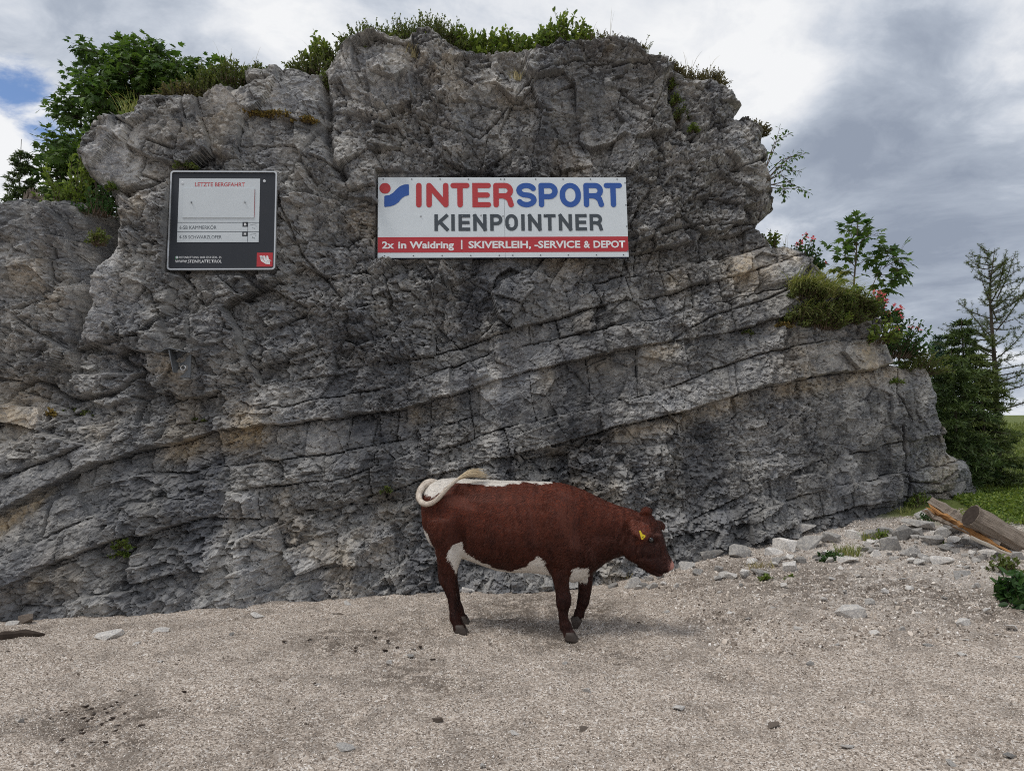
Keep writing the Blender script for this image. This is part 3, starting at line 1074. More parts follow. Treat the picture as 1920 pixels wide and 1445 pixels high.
def prism(mb, pts, y0, y1):
    """flat outline (x, z), front at y0, back at y1"""
    n = len(pts)
    vs = [(x, y0, z) for x, z in pts] + [(x, y1, z) for x, z in pts]
    fs = [tuple(range(n)), tuple(range(2 * n - 1, n - 1, -1))] + [(i, i + n, (i + 1) % n + n, (i + 1) % n) for i in range(n)]
    a = sum(pts[i][0] * pts[(i + 1) % n][1] - pts[(i + 1) % n][0] * pts[i][1] for i in range(n))
    if a < 0:
        fs = [tuple(reversed(f)) for f in fs]
    mb.add(vs, fs)


def rrect(x0, z0, x1, z1, r, n=6):
    pts = []
    for cx, cz, a0 in ((x1 - r, z1 - r, 0), (x0 + r, z1 - r, 90), (x0 + r, z0 + r, 180), (x1 - r, z0 + r, 270)):
        for k in range(n + 1):
            a = math.radians(a0 + 90 * k / n)
            pts.append((cx + r * math.cos(a), cz + r * math.sin(a)))
    return pts


def arc(cx, cz, rx, rz, a0, a1, n=12):
    return [(cx + rx * math.cos(math.radians(a0 + (a1 - a0) * k / n)), cz + rz * math.sin(math.radians(a0 + (a1 - a0) * k / n))) for k in range(n + 1)]


def glyph(ch, w, h, s):
    """strokes (centre lines) of a capital letter filling a box w x h with stroke width s"""
    l, r, b, t = s / 2, w - s / 2, s / 2, h - s / 2
    m = (b + t) / 2
    if ch == 'I':
        return [[(w / 2, b), (w / 2, t)]]
    if ch == 'N':
        return [[(l, b), (l, t)], [(r, b), (r, t)], [(l, t), (r, b)] if s / h > 0.18 else 'diag']
    if ch == 'T':
        return [[(l, t), (r, t)], [(w / 2, t), (w / 2, b)]]
    if ch == 'E':
        return [[(r, t), (l, t), (l, b), (r, b)], [(l, m), (r - 0.06 * w, m)]]
    if ch == 'K':
        return [[(l, b), (l, t)], [(r - 0.04 * w, t), (l + 0.1 * w, m - 0.06 * h)], [(l + 0.26 * w, m + 0.04 * h), (r, b)]]
    if ch == 'P':
        mm = b + (t - b) * 0.42
        q = (t - mm) / 2
        return [[(l, b), (l, t)], [(l, t), (r - q, t)] + arc(r - q, t - q, q, q, 90, -90)[1:] + [(l, mm)]]
    if ch == 'R':
        mm = b + (t - b) * 0.46
        q = (t - mm) / 2
        rr = r - 0.03 * w
        return [[(l, b), (l, t)], [(l, t), (rr - q, t)] + arc(rr - q, t - q, q, q, 90, -90)[1:] + [(l, mm)],
                ([(w * 0.45, mm), (w * 0.62, mm - 0.03 * h), (r - 0.08 * w, b + 0.22 * h), (r, b)] if s / h > 0.18 else [(w * 0.5, mm), (r, b)])]
    if ch == 'O':
        q = (r - l) / 2
        qz = min(q * 1.15, (t - b) / 2)
        return [arc(w / 2, t - qz, q, qz, 0, 180) + arc(w / 2, b + qz, q, qz, 180, 360) + [(r, t - qz)]]
    if ch == 'S':
        q = (t - b) / 4
        return [arc(w / 2, t - q, (r - l) / 2, q, 22, 250, 16) + arc(w / 2, b + q, (r - l) / 2, q, 70, -158, 16)]


def stroke(mb, pts, s, y, th, round_cap, depth_step=0.0):
    """thick line with mitred corners as one flat outline"""
    pts = [Vector(p) for p in pts]
    closed = (pts[0] - pts[-1]).length < 1e-6
    if closed:
        pts = pts[:-1]
    n = len(pts)
    L, R = [], []
    for i in range(n):
        a = pts[(i - 1) % n] if (closed or i > 0) else None
        c = pts[(i + 1) % n] if (closed or i < n - 1) else None
        p = pts[i]
        d0 = (p - a).normalized() if a is not None else (c - p).normalized()
        d1 = (c - p).normalized() if c is not None else d0
        n0, n1 = Vector((-d0.y, d0.x)), Vector((-d1.y, d1.x))
        mt = (n0 + n1).normalized()
        k = min(1.0 / max(mt.dot(n0), 0.35), 2.4)
        L.append(p + mt * (s / 2) * k)
        R.append(p - mt * (s / 2) * k)
    if closed:
        vs = [(q.x, y, q.y) for q in L] + [(q.x, y, q.y) for q in R]
        vs += [(q.x, y + th, q.y) for q in L] + [(q.x, y + th, q.y) for q in R]
        fs = []
        for i in range(n):
            j = (i + 1) % n
            fs.append((i, n + i, n + j, j))
            fs.append((i, j, 2 * n + j, 2 * n + i))
            fs.append((n + i, 3 * n + i, 3 * n + j, n + j))
        mb.add(vs, fs)
        return
    if round_cap:
        def cap(p, d):
            a0 = math.atan2(d.y, d.x)
            return [(p.x + s / 2 * math.cos(a0 + math.pi / 2 - math.pi * k / 10), p.y + s / 2 * math.sin(a0 + math.pi / 2 - math.pi * k / 10)) for k in range(1, 10)]
        e = cap(pts[-1], (pts[-1] - pts[-2]).normalized())
        st = cap(pts[0], (pts[0] - pts[1]).normalized())
    else:
        e, st = [], []
        for side in (L, R):
            side[-1] = side[-1] + (pts[-1] - pts[-2]).normalized() * (s / 2)
            side[0] = side[0] + (pts[0] - pts[1]).normalized() * (s / 2)
    # strip of quads plus caps, all facing the viewer
    vs = [(q.x, y, q.y) for q in L] + [(q.x, y, q.y) for q in R]
    fs = [(i, n + i, n + i + 1, i + 1) for i in range(n - 1)]
    base = len(vs)
    if round_cap:
        vs += [(a, y, b_) for a, b_ in e] + [(a, y, b_) for a, b_ in st]
        fs.append(tuple([n - 1] + [2 * n - 1] + [base + k for k in range(len(e) - 1, -1, -1)]))
        fs.append(tuple([n, 0] + [base + len(e) + k for k in range(len(st) - 1, -1, -1)]))
    mb.add(vs, fs)


def letter(parent, ch, x0, z0, w, h, s, mat, y, round_cap):
    mb = MB()
    for k, st in enumerate(glyph(ch, w, h, s)):
        if st == 'diag':
            prism(mb, [(x0, z0 + h), (x0 + s * 1.12, z0 + h), (x0 + w, z0), (x0 + w - s * 1.12, z0)], y - 0.0012, y)
            continue
        stroke(mb, [(x0 + a, z0 + b_) for a, b_ in st], s, y - 0.0006 * k, 0.001, round_cap)
    return link('letter', mb.mesh('letter'), parent, mat)


def text_line(parent, name, body, x0, x1, z0, z1, mat, y, bold=0.02, ref_caps=True):
    """a line of print fitted into a box on a board"""
    cu = bpy.data.curves.new(name, 'FONT')
    cu.body = body
    cu.offset = bold
    cu.resolution_u = 3
    tmp = bpy.data.objects.new(name, cu)
    col.objects.link(tmp)
    dg = bpy.context.evaluated_depsgraph_get()
    me = bpy.data.meshes.new_from_object(tmp.evaluated_get(dg))
    bpy.data.objects.remove(tmp)
    bpy.data.curves.remove(cu)
    n = len(me.vertices)
    co = np.zeros(n * 3, np.float32)
    me.vertices.foreach_get('co', co)
    co = co.reshape(-1, 3)
    a, b_ = co[:, 0].min(), co[:, 0].max()
    capz0, capz1 = -bold, 0.70 + bold          # baseline to cap height of the built-in face
    X = x0 + (co[:, 0] - a) / (b_ - a) * (x1 - x0)
    Z = z0 + (co[:, 1] - capz0) / (capz1 - capz0) * (z1 - z0)
    me.vertices.foreach_set('co', np.stack([X, np.full(n, y, np.float32), Z], -1).astype(np.float32).ravel())
    me.materials.clear()
    me.update()
    return link(name, me, parent, mat)


def screw_mesh(r):
    mb = MB()
    mb.tube([(0, 0, 0), (0, -0.003, 0), (0, -0.0045, 0)], [r, r, r * 0.6], 8)
    return mb.mesh('screw')


# --- wide advertising board
S = SIGNS['advert']
SY = SIGN_Y['advert']
advert = empty('advertising_sign', P(944, 407.5, SY), (math.radians(-2.5), math.radians(-0.9), math.radians(2.5)))
tag(advert, 'wide white advertising board with red and blue INTERSPORT lettering bolted to rock', 'sign')
mpp = (SY * math.cos(PITCH) + (float(P(944, 407.5, SY)[2]) - CAM_H) * math.sin(PITCH)) / FPX                               # metres per photograph pixel on the board
W, H = 467.5 * mpp, 155.0 * mpp


def ux(px):
    return (px - 944.0) * mpp


def uz(v):
    return H / 2 - v * H


mb = MB()
for (a, c_) in ((-W / 2, -0.0015 + ux(946)), (ux(946) + 0.0015, W / 2)):
    mbp = MB()
    mbp.box(((a + c_) / 2, 0.0, 0), (c_ - a, 0.012, H))
    link('panel', mbp.mesh('panel'), advert, M_WHITE)
M_FRAME = paint('board_frame', (0.03, 0.05, 0.16), 0.5)
fr = MB()
for zz in (-H / 2 + 0.03, 0, H / 2 - 0.03):
    fr.box((0, 0.0315, zz), (W - 0.02, 0.05, 0.05))
for xx in (-W / 2 + 0.03, W / 2 - 0.03):
    fr.box((xx, 0.0345, 0), (0.04, 0.05, H - 0.012))
link('back_frame', fr.mesh('back_frame'), advert, M_FRAME)
mb = MB()
mb.box((0, -0.0075, uz((0.747 + 0.937) / 2)), (W - 0.002, 0.002, 0.190 * H))
band = link('red_band', mb.mesh('red_band'), advert, M_RED)
YL = -0.0095
IS = [('I', 780.6, 791.9, 0), ('N', 800.2, 841.6, 0), ('T', 845.2, 881.1, 0), ('E', 886.1, 921.3, 0), ('R', 925.5, 963.9, 0),
      ('S', 968.8, 1007.0, 1), ('P', 1010.9, 1047.2, 1), ('O', 1050.8, 1091.0, 1), ('R', 1096.0, 1134.4, 1), ('T', 1134.9, 1169.8, 1)]
for ch, a, c_, blue in IS:
    letter(advert, ch, ux(a), uz(0.378), (c_ - a) * mpp, 0.308 * H, 10.3 * mpp, M_BLUE if blue else M_LRED, YL, True)
KP = [('K', 815, 841.6), ('I', 846.2, 853), ('E', 859.8, 881.7), ('N', 887.2, 912.2), ('P', 918.9, 941.9), ('O', 947, 970.8), ('I', 977, 983.6),
      ('N', 990, 1015), ('T', 1019.5, 1042), ('N', 1047.7, 1072.7), ('E', 1079, 1100.8), ('R', 1106, 1130.5)]
for ch, a, c_ in KP:
    letter(advert, ch, ux(a), uz(0.672), (c_ - a) * mpp, 0.208 * H, 6.5 * mpp, M_GREY, YL, False)
mb = MB()
prism(mb, arc(ux(723.4), uz(0.138), 10.4 * mpp, 10.4 * mpp, 0, 345, 23), YL, YL + 0.001)
link('logo_dot', mb.mesh('logo_dot'), advert, M_LRED)
wave = [(205, 372), (212, 365), (265, 357), (310, 328), (350, 283), (392, 246), (440, 226), (490, 222), (498, 230), (498, 352), (490, 361), (448, 372), (410, 400), (375, 446), (330, 480), (275, 499), (214, 506), (205, 498)]
mb = MB()
prism(mb, [(ux(690 + a / 6.4), uz((310 + c_ / 6.4 - 331) / 156.0)) for a, c_ in wave], YL, YL + 0.001)
link('logo_wave', mb.mesh('logo_wave'), advert, M_BLUE)
zt0, zt1 = uz(0.888), uz(0.797)
for _t, _a, _c in (('2x', 718.3, 740.5), ('in', 748, 763), ('Waidring', 769, 851), ('SKIVERLEIH,', 878, 994.5), ('-SERVICE', 1001, 1087), ('&', 1093.5, 1105.5), ('DEPOT', 1112, 1172)):
    text_line(band, 'lettering', _t, ux(_a), ux(_c), zt0, zt1, M_TEXT, YL - 0.001, 0.03)
mb = MB()
mb.box((ux(865.4), YL - 0.001, (zt0 + zt1) / 2), (2.6 * mpp, 0.001, (zt1 - zt0) * 1.25))
link('divider_bar', mb.mesh('divider_bar'), band, M_TEXT)
scr = screw_mesh(0.0085)
scr.materials.append(M_SCREW)
spots = [(px, 0.022) for px in (720, 773, 826, 879, 940, 947, 1006, 1058, 1110, 1161)] + [(px, 0.975) for px in (723, 776, 829, 882, 935, 960, 1012, 1064, 1117, 1168)]
spots += [(710, v) for v in (0.08, 0.36, 0.63)] + [(1176, v) for v in (0.07, 0.35, 0.62, 0.93)] + [(790, 0.49), (867, 0.49), (902, 0.48), (924, 0.47), (943, 0.49), (1023, 0.48), (1098, 0.47), (955, 0.60)]
for px, v in spots:
    o = link('screw', scr, advert)
    o.location = (ux(px), -0.0062 - (0.006 if 0.45 < v < 0.65 else 0), uz(v))

# --- information board
S = SIGNS['info']
SY = SIGN_Y['info']
info = empty('information_sign', P(418.5, 413.5, SY), (math.radians(-2.5), math.radians(-0.9), math.radians(3.0)))
tag(info, 'dark square information board with silver frame headed LETZTE BERGFAHRT, fixed to rock', 'sign')
mp2 = (SY * math.cos(PITCH) + (float(P(418.5, 413.5, SY)[2]) - CAM_H) * math.sin(PITCH)) / FPX
KZ = 1 / 3.361
W2, H2 = 197 * mp2, 191.5 * mp2


def bx_(X):
    return (300 + X * KZ - 418.3) * mp2


def bz_(Y):
    return -(290 + Y * KZ - 413.5) * mp2


mb = MB()
outer, inner = rrect(-W2 / 2, -H2 / 2, W2 / 2, H2 / 2, 0.035), rrect(-W2 / 2 + .016, -H2 / 2 + .016, W2 / 2 - .016, H2 / 2 - .016, 0.024)
n = len(outer)
vs = [(x, -0.022, z) for x, z in outer] + [(x, -0.022, z) for x, z in inner] + [(x, 0.03, z) for x, z in outer] + [(x, -0.004, z) for x, z in inner]
fs = []
for i in range(n):
    j = (i + 1) % n
    fs += [(i, n + i, n + j, j)[::-1], (i, j, 2 * n + j, 2 * n + i)[::-1], (n + i, 3 * n + i, 3 * n + j, n + j)[::-1]]
mb.add(vs, fs)
link('frame', mb.mesh('frame'), info, M_ALU)
mb = MB()
prism(mb, rrect(-W2 / 2 + .0145, -H2 / 2 + .0145, W2 / 2 - .0145, H2 / 2 - .0145, 0.024), -0.008, 0.02)
link('board', mb.mesh('board'), info, M_DARK)


def rect_part(name, X0, Y0, X1, Y1, y, th, mat, parent=info):
    m_ = MB()
    a, c_, e, f_ = bx_(X0), bx_(X1), bz_(Y1), bz_(Y0)
    m_.box(((a + c_) / 2, y + th / 2, (e + f_) / 2), (c_ - a, th, f_ - e))
    return link(name, m_.mesh(name), parent, mat)


paper = rect_part('white_panel', 120, 142, 622, 558, -0.011, 0.0025, M_PLATE)
rect_part('cover_plate', 149, 207, 590, 401, -0.020, 0.008, M_PLATE)
M_PLATE_RED = paint('plate_edge_red', (0.45, 0.03, 0.03))
rect_part('red_plate_behind_cover', 158, 214, 592.5, 398, -0.0118, 0.0005, M_PLATE_RED)  # red plate edge visible beside the cover
for (a, c_, e, f_) in ((120, 429, 622, 432), (120, 489, 622, 492), (552, 431, 554.5, 557)):
    rect_part('rule', a, c_, e, f_, -0.0118, 0.0005, M_GREY)
text_line(info, 'lettering', 'LETZTE BERGFAHRT', bx_(218), bx_(528), bz_(195), bz_(168), M_LRED, -0.0118, 0.012)
text_line(info, 'lettering', '6-SB KAMMERKÖR', bx_(133), bx_(360), bz_(474), bz_(451), M_GREY, -0.0118, 0.0)
text_line(info, 'lettering', '4-SB SCHWARZLOFER', bx_(132), bx_(393), bz_(535), bz_(514), M_GREY, -0.0118, 0.0)
for chx, yy in (('B', 427), ('H', 489)):
    sq = rect_part('black_square', 520, yy, 553, yy + 31, -0.0126, 0.0005, M_DARK)
    text_line(sq, 'lettering', chx, bx_(530), bx_(544), bz_(yy + 24), bz_(yy + 7), M_TEXT, -0.0135, 0.04)
for yy in (0, 62):
    mbi = MB()
    for (a, c_, e, f_) in ((568, 447, 606, 440), (584, 460, 584, 468), (584, 468, 596, 468), (596, 468, 596, 474), (600, 454, 606, 454)):
        stroke(mbi, [(bx_(a), bz_(c_ + yy)), (bx_(e), bz_(f_ + yy))], 0.0028, -0.0122 - 0.0002 * (a % 5), 0.0005, False)
    link('lift_symbol', mbi.mesh('lift_symbol'), info, M_GREY)
rect_part('green_square', 113, 648, 131, 665, -0.0092, 0.001, M_GREEN)
text_line(info, 'lettering', 'PISTENRETTUNG: 0043 5353 5330 - 55', bx_(137), bx_(395), bz_(662), bz_(648), M_TEXT, -0.0092, 0.0)
text_line(info, 'lettering', 'WWW.STEINPLATTE.TIROL', bx_(113), bx_(398), bz_(690), bz_(671), M_TEXT, -0.0092, 0.008)
emb = rect_part('emblem', 613, 626, 711, 716, -0.0095, 0.0012, M_RED)
for k, (a, c_, wd) in enumerate(((630, 646, 15), (652, 647, 12), (672, 648, 10))):
    pl = [(a, 646), (a + wd, 646), (a + wd + 6, 668), (a + wd + 16 + 4 * k, 684), (695, 690 - k * 9), (695, 704 - k * 12 - 2), (668 + k * 5, 698 - k * 8), (640 + k * 16, 680 - k * 6)]
    mbq = MB()
    prism(mbq, [(bx_(x), bz_(y)) for x, y in pl], -0.0105, -0.0098)
    link('emblem_stripe', mbq.mesh('emblem_stripe'), emb, M_TEXT)
scr2 = screw_mesh(0.016)
scr2.materials.append(M_ALU)
for X, Y, yy in ((141, 174, -0.0118), (649, 158, -0.0085), (643, 655, -0.0105), (124, 656, -0.0095)):
    o = link('screw', scr2, info)
    o.location = (bx_(X), yy, bz_(Y))
for X, Y in ((202, 301), (532, 299)):
    mbh = MB()
    mbh.tube([(0, 0, 0), (0, -0.012, 0.004), (0.004, -0.016, -0.006), (0.010, -0.014, -0.013)], [0.006] * 4, 6)
    o = link('hook', mbh.mesh('hook'), info, M_SCREW)
    o.location = (bx_(X), -0.0205, bz_(Y))

# --- steel bracket bolted to the rock
bp = on_rock(345, 685, 0.02)
br = empty('wall_bracket', bp)
tag(br, 'grey galvanised steel wall bracket with round eye, bolted to bare rock', 'bracket')
k = bp.y / FPX


def bl(px, py, y=0.0):
    return ((px - 345) * k, y, -(py - 685) * k)


mb = MB()
prism(mb, [bl(a, c_)[::2] for a, c_ in ((335, 702), (335, 708), (358, 708), (358, 662), (327, 658))], -0.004, 0.012)
link('back_plate', mb.mesh('back_plate'), br, M_STEEL)
mb = MB()
pr = [(302, 657), (309, 660), (316, 660), (322, 656), (330, 655), (358, 661)]
vs = []
for a, c_ in pr:
    x, _, z = bl(a, c_)
    vs += [(x, -0.16, z), (x, 0.02, z), (x, 0.02, z - 0.008), (x, -0.16, z - 0.008)]
fs = []
for i in range(len(pr) - 1):
    for q in range(4):
        fs.append((4 * i + q, 4 * i + (q + 1) % 4, 4 * i + 4 + (q + 1) % 4, 4 * i + 4 + q))
fs += [(3, 2, 1, 0), (20, 21, 22, 23)]
mb.add(vs, fs)
link('top_plate', mb.mesh('top_plate'), br, M_STEEL)
mb = MB()
a, c_, e = bl(327, 659), bl(345, 700), bl(337, 700)
prism(mb, [(a[0], a[2]), (e[0], e[2]), (e[0] + 0.006, e[2]), (a[0] + 0.012, a[2])], -0.15, -0.004)
link('gusset', mb.mesh('gusset'), br, M_STEEL)
mb = MB()
cx0, _, cz0 = bl(345, 690)
mb.tube([(cx0 + 0.026 * math.cos(t * math.pi / 8), -0.02, cz0 + 0.026 * math.sin(t * math.pi / 8)) for t in range(17)], [0.009] * 17, 8, cap=False)
link('eye_ring', mb.mesh('eye_ring', True), br, M_ALU)

# ------------------------------------------------------------------ cow
def cow_y(px):
    return 6.50 - 0.2 * (px - 850) / 210.0


cow_dir = Vector((P(1060, 1000, cow_y(1060)) - P(850, 1000, cow_y(850))).tolist())
cow_dir.z = 0
cow_dir.normalize()
cow_side = Vector((-cow_dir.y, cow_dir.x, 0))            # away from the camera


def loft(mb, secs, n=20, e=2.3):
    """secs: (centre, half axis a, half axis b); superelliptic rings, closed at both ends"""
    vs, fs = [], []
    for c, a, b_ in secs:
        for k in range(n):
            t = 2 * math.pi * k / n
            ct, st = math.cos(t), math.sin(t)
            u = math.copysign(abs(ct) ** (2 / e), ct)
            v = math.copysign(abs(st) ** (2 / e), st)
            vs.append(c + a * u + b_ * v)
    m = len(secs)
    for i in range(m - 1):
        for k in range(n):
            k2 = (k + 1) % n
            fs.append((i * n + k, i * n + k2, (i + 1) * n + k2, (i + 1) * n + k))
    fs.append(tuple(range(n))[::-1])
    fs.append(tuple((m - 1) * n + k for k in range(n)))
    mb.add(vs, fs)


def torso_sec(px, top, bot, hw, yo=0.0):
    y = cow_y(px) + yo
    a, c_ = PV(px, top, y), PV(px, bot, y)
    return ((a + c_) / 2, (a - c_) / 2, cow_side * hw)


body = MB()
tor = [(795.5, 934, 972, .06), (797, 924, 985, .10), (800, 914, 997, .135), (805, 907, 1010, .16), (812, 902, 1022, .18), (830, 897, 1036, .225), (852, 895.5, 1043, .25), (880, 898, 1049, .262), (905, 899, 1058, .29), (935, 900, 1068, .32),
       (965, 901, 1072, .335), (1000, 902, 1072, .335), (1028, 903, 1076, .315), (1052, 905, 1084, .285), (1075, 911, 1091, .25), (1094, 918, 1086, .215), (1108, 925, 1078, .180), (1121, 931, 1067, .150), (1135, 938, 1056, .130), (1150, 944, 1048, .117), (1168, 950, 1042, .107), (1185, 954, 1038, .10), (1198, 960, 1028, .085)]
loft(body, [torso_sec(*t) for t in tor], 24, 2.35)

def pair_sec(f, j, hw, yo=0.0):
    yf = cow_y((f[0] + j[0]) / 2) + yo
    a, c_ = PV(f[0], f[1], yf), PV(j[0], j[1], yf)
    hs = Vector((0.42, 0.91, 0)).normalized()            # the head is turned a little to the viewer
    return ((a + c_) / 2, (a - c_) / 2, hs * hw)


head = [((1204, 958), (1168, 1000), .055, 0), ((1213, 957), (1163, 1018), .088, 0), ((1223, 966), (1166, 1034), .105, 0), ((1234, 981), (1176, 1047), .112, -.01), ((1241, 996), (1190, 1055), .100, -.02), ((1246, 1013), (1203, 1060), .086, -.03),
        ((1250, 1028), (1215, 1065), .074, -.04), ((1254, 1040), (1226, 1069), .070, -.05), ((1260, 1050), (1234, 1073), .070, -.055), ((1264, 1058), (1242, 1074), .064, -.06), ((1264, 1065), (1250, 1074), .045, -.06)]
loft(body, [pair_sec(*h) for h in head], 20, 2.3)
jaw = [((1205, 1045), (1195, 1060), .05, -.02), ((1220, 1058), (1211, 1070), .045, -.04), ((1232, 1066), (1224, 1077), .042, -.05), ((1242, 1073), (1233, 1081), .035, -.055), ((1244, 1077), (1239, 1081), .02, -.055)]
loft(body, [pair_sec(*h) for h in jaw], 14, 2.0)
# poll tuft
loft(body, [pair_sec((1203, 956), (1202, 968), .05), pair_sec((1207, 950), (1208, 966), .06), pair_sec((1214, 949), (1215, 964), .06), pair_sec((1222, 954), (1221, 964), .045)], 14, 2.0)


def leg_secs(rows, yo):
    out = []
    for i, (px, py, hx, hd) in enumerate(rows):
        y = cow_y(px) + yo
        c = PV(px, py, y)
        k = y / FPX
        p0, p1 = rows[max(i - 1, 0)], rows[min(i + 1, len(rows) - 1)]
        t = Vector((p1[0] - p0[0], 0, -(p1[1] - p0[1]))).normalized()
        a = Vector((-t.z, 0, t.x)) * hx * k
        out.append((c, a, cow_side * hd))
    return out


NH = [(846, 975, 44, .10), (843, 1005, 36, .095), (843, 1028, 27, .085), (842, 1045, 23, .075), (840, 1063, 18.5, .058), (838.5, 1075, 17.5, .050), (838.5, 1086, 16.5, .046), (843, 1101, 11.5, .038), (848, 1120, 9, .034), (851, 1143, 8.6, .033),
      (854, 1158, 11.5, .042), (858, 1169, 9.5, .037), (861, 1177, 11.5, .043), (863, 1181, 12, .045)]
NF = [(1045, 985, 34, .09), (1046, 1015, 28, .09), (1047, 1042, 22.5, .078), (1050, 1068, 18, .064), (1053, 1095, 14, .052), (1055, 1110, 13.2, .048), (1057, 1121, 14.8, .052), (1057, 1132, 14, .050), (1056, 1145, 9.6, .037), (1057, 1161, 8.8, .035),
      (1060, 1173, 11.8, .042), (1064, 1182, 10, .038), (1067, 1188, 11.5, .043), (1069, 1192, 12, .045)]
FF = [(1082, 1035, 30, .08), (1094, 1065, 20, .065), (1098, 1088, 14, .054), (1096, 1112, 12, .050), (1093, 1129, 11.5, .046), (1089, 1140, 9, .037), (1086, 1149, 10, .038), (1086, 1158, 9.5, .036)]
loft(body, leg_secs(NH, -0.165), 16, 2.1)
loft(body, leg_secs(NF, -0.160), 16, 2.1)
loft(body, leg_secs(FF, 0.165), 16, 2.1)
# far hind leg, hidden behind the near one: the near leg carried across the body
k_far = (cow_y(850) + 0.165) / (cow_y(850) - 0.165)
FH = []
for (px, py, hx, hd) in NH:
    q = PV(px, py, cow_y(px) - 0.165)
    q2 = q + cow_side * 0.33
    u, v = pix(q2)
    FH.append((float(u) * 0.35 + px * 0.65 - 2, float(v), hx * 0.9, hd))
loft(body, leg_secs(FH, 0.165), 16, 2.1)
# ears
def ear(rows, mbx):
    secs = []
    for i, (px, py, yo, hw, th) in enumerate(rows):
        c = PV(px, py, cow_y(1200) + yo)
        p0, p1 = rows[max(i - 1, 0)], rows[min(i + 1, len(rows) - 1)]
        t = (PV(p1[0], p1[1], cow_y(1200) + p1[2]) - PV(p0[0], p0[1], cow_y(1200) + p0[2])).normalized()
        side = t.cross(Vector((0.25, -1, 0.25))).normalized()
        nrm = t.cross(side).normalized()
        secs.append((c, side * hw, nrm * th))
    loft(mbx, secs, 14, 2.0)


ear([(1181, 975, -.07, .032, .028), (1187, 979, -.14, .048, .018), (1195, 985, -.19, .070, .014), (1204, 993, -.22, .078, .013), (1212, 1001, -.24, .070, .012), (1218, 1007, -.245, .044, .011)], body)
ear([(1226, 978, .05, .022, .018), (1234, 981, .12, .034, .013), (1241, 985, .17, .040, .012), (1247, 989, .20, .026, .010)], body)
# tail
TAIL = [(818, 906, .0, .045), (805, 904, -.02, .042), (794, 911, -.05, .037), (787, 922, -.09, .034), (786, 934, -.13, .033), (793, 943, -.17, .032), (805, 944, -.215, .031), (818, 937, -.235, .030), (829, 926, -.245, .028), (840, 914, -.24, .024), (852, 903, -.225, .019), (864, 894, -.20, .014)]
tp = [PV(a, c_, cow_y(850) + yo) for a, c_, yo, r in TAIL]
tail_mb = MB()
tq_, tr_ = [], []
for i in range(len(tp) - 1):
    p0, p1, p2, p3 = tp[max(i - 1, 0)], tp[i], tp[i + 1], tp[min(i + 2, len(tp) - 1)]
    for t in (0, .25, .5, .75):
        tq_.append(0.5 * (2 * p1 + (p2 - p0) * t + (2 * p0 - 5 * p1 + 4 * p2 - p3) * t * t + (3 * p1 - p0 - 3 * p2 + p3) * t ** 3))
        f_ = (i + t) / (len(tp) - 1)
        tr_.append((0.033 * (1 - f_) + 0.011 * f_) * (1 + 0.05 * math.sin(f_ * 60)))
tail_mb.tube(tq_, tr_, 12)

raw = bpy.data.meshes.new('raw_body')
raw.from_pydata(body.v, [], body.f)
tmp = bpy.data.objects.new('raw_body', raw)
col.objects.link(tmp)
bmx = bmesh.new()
bmx.from_mesh(raw)
bmesh.ops.recalc_face_normals(bmx, faces=bmx.faces)
bmx.to_mesh(raw)
bmx.free()
md = tmp.modifiers.new('r', 'REMESH')
md.mode = 'VOXEL'
md.voxel_size = 0.0085
ms = tmp.modifiers.new('s', 'SMOOTH')
ms.factor = 0.5
ms.iterations = 14
dg = bpy.context.evaluated_depsgraph_get()
cow_me = bpy.data.meshes.new_from_object(tmp.evaluated_get(dg))
bpy.data.objects.remove(tmp)
nv = len(cow_me.vertices)
co = np.zeros(nv * 3, np.float32)
cow_me.vertices.foreach_get('co', co)
co = co.reshape(-1, 3).astype(float)
# anatomy: small relief of hip, ribs, shoulder and muscles
nrm = np.zeros(nv * 3, np.float32)
cow_me.vertices.foreach_get('normal', nrm)
nrm = nrm.reshape(-1, 3).astype(float)
# coat pattern and painted-in body shade, laid out on the animal's side plan
yc = 6.50 - 0.2 * ((co[:, 0] / co[:, 1] * FPX + 960) - 850) / 210.0
sx, sz = pix(np.stack([co[:, 0], yc, co[:, 2]], -1))
lat = (co[:, 1] - yc)
mus = np.zeros(nv)
for (qx, qz, rx, rz, a) in ((866, 912, 9, 7, .022), (888, 935, 20, 14, -.011), (808, 930, 8, 10, .012), (870, 1005, 7, 26, -.020), (1036, 960, 14, 40, .012), (1010, 960, 13, 45, -.010), (1070, 1020, 14, 14, .014), (1100, 1040, 12, 18, .012), (1090, 960, 10, 34, -.010), (1052, 1062, 10, 16, .008), (838, 935, 16, 12, .014), (905, 985, 22, 60, -.014), (862, 1000, 10, 34, -.026), (1040, 985, 24, 45, .016), (1018, 1000, 13, 50, -.008), (1082, 985, 13, 40, -.012), (840, 985, 26, 40, .012), (1125, 1000, 22, 10, -.008), (1046, 930, 14, 14, .008), (960, 1000, 40, 40, .008), (1185, 1015, 14, 16, .006), (872, 925, 14, 12, -.012), (1230, 1003, 7, 4, .012), (1224, 1013, 6, 5, -.008), (1210, 1040, 18, 4, -.010), (1200, 1030, 12, 10, .008), (1236, 1035, 6, 14, -.006), (1238, 1070, 12, 2.2, -.010), (1170, 1000, 5, 36, -.012), (1188, 1020, 4, 26, -.010)):
    mus += a * np.exp(-((sx - qx) / rx) ** 2 - ((sz - qz) / rz) ** 2)
for k in range(7):
    qx = 925 + 14 * k
    mus += 0.0016 * np.exp(-((sx - qx - (sz - 985) * 0.12) / 4) ** 2 - ((sz - 985) / 38) ** 2)
mus += 0.0035 * np.sin((sx + 0.5 * sz) / 2.6) * np.exp(-((sx - 1165) / 16) ** 2 - ((sz - 1010) / 26) ** 2)
co = co + nrm * (1.5 * mus * smooth01(np.abs(nrm[:, 1]), 0.2, 0.7))[:, None]
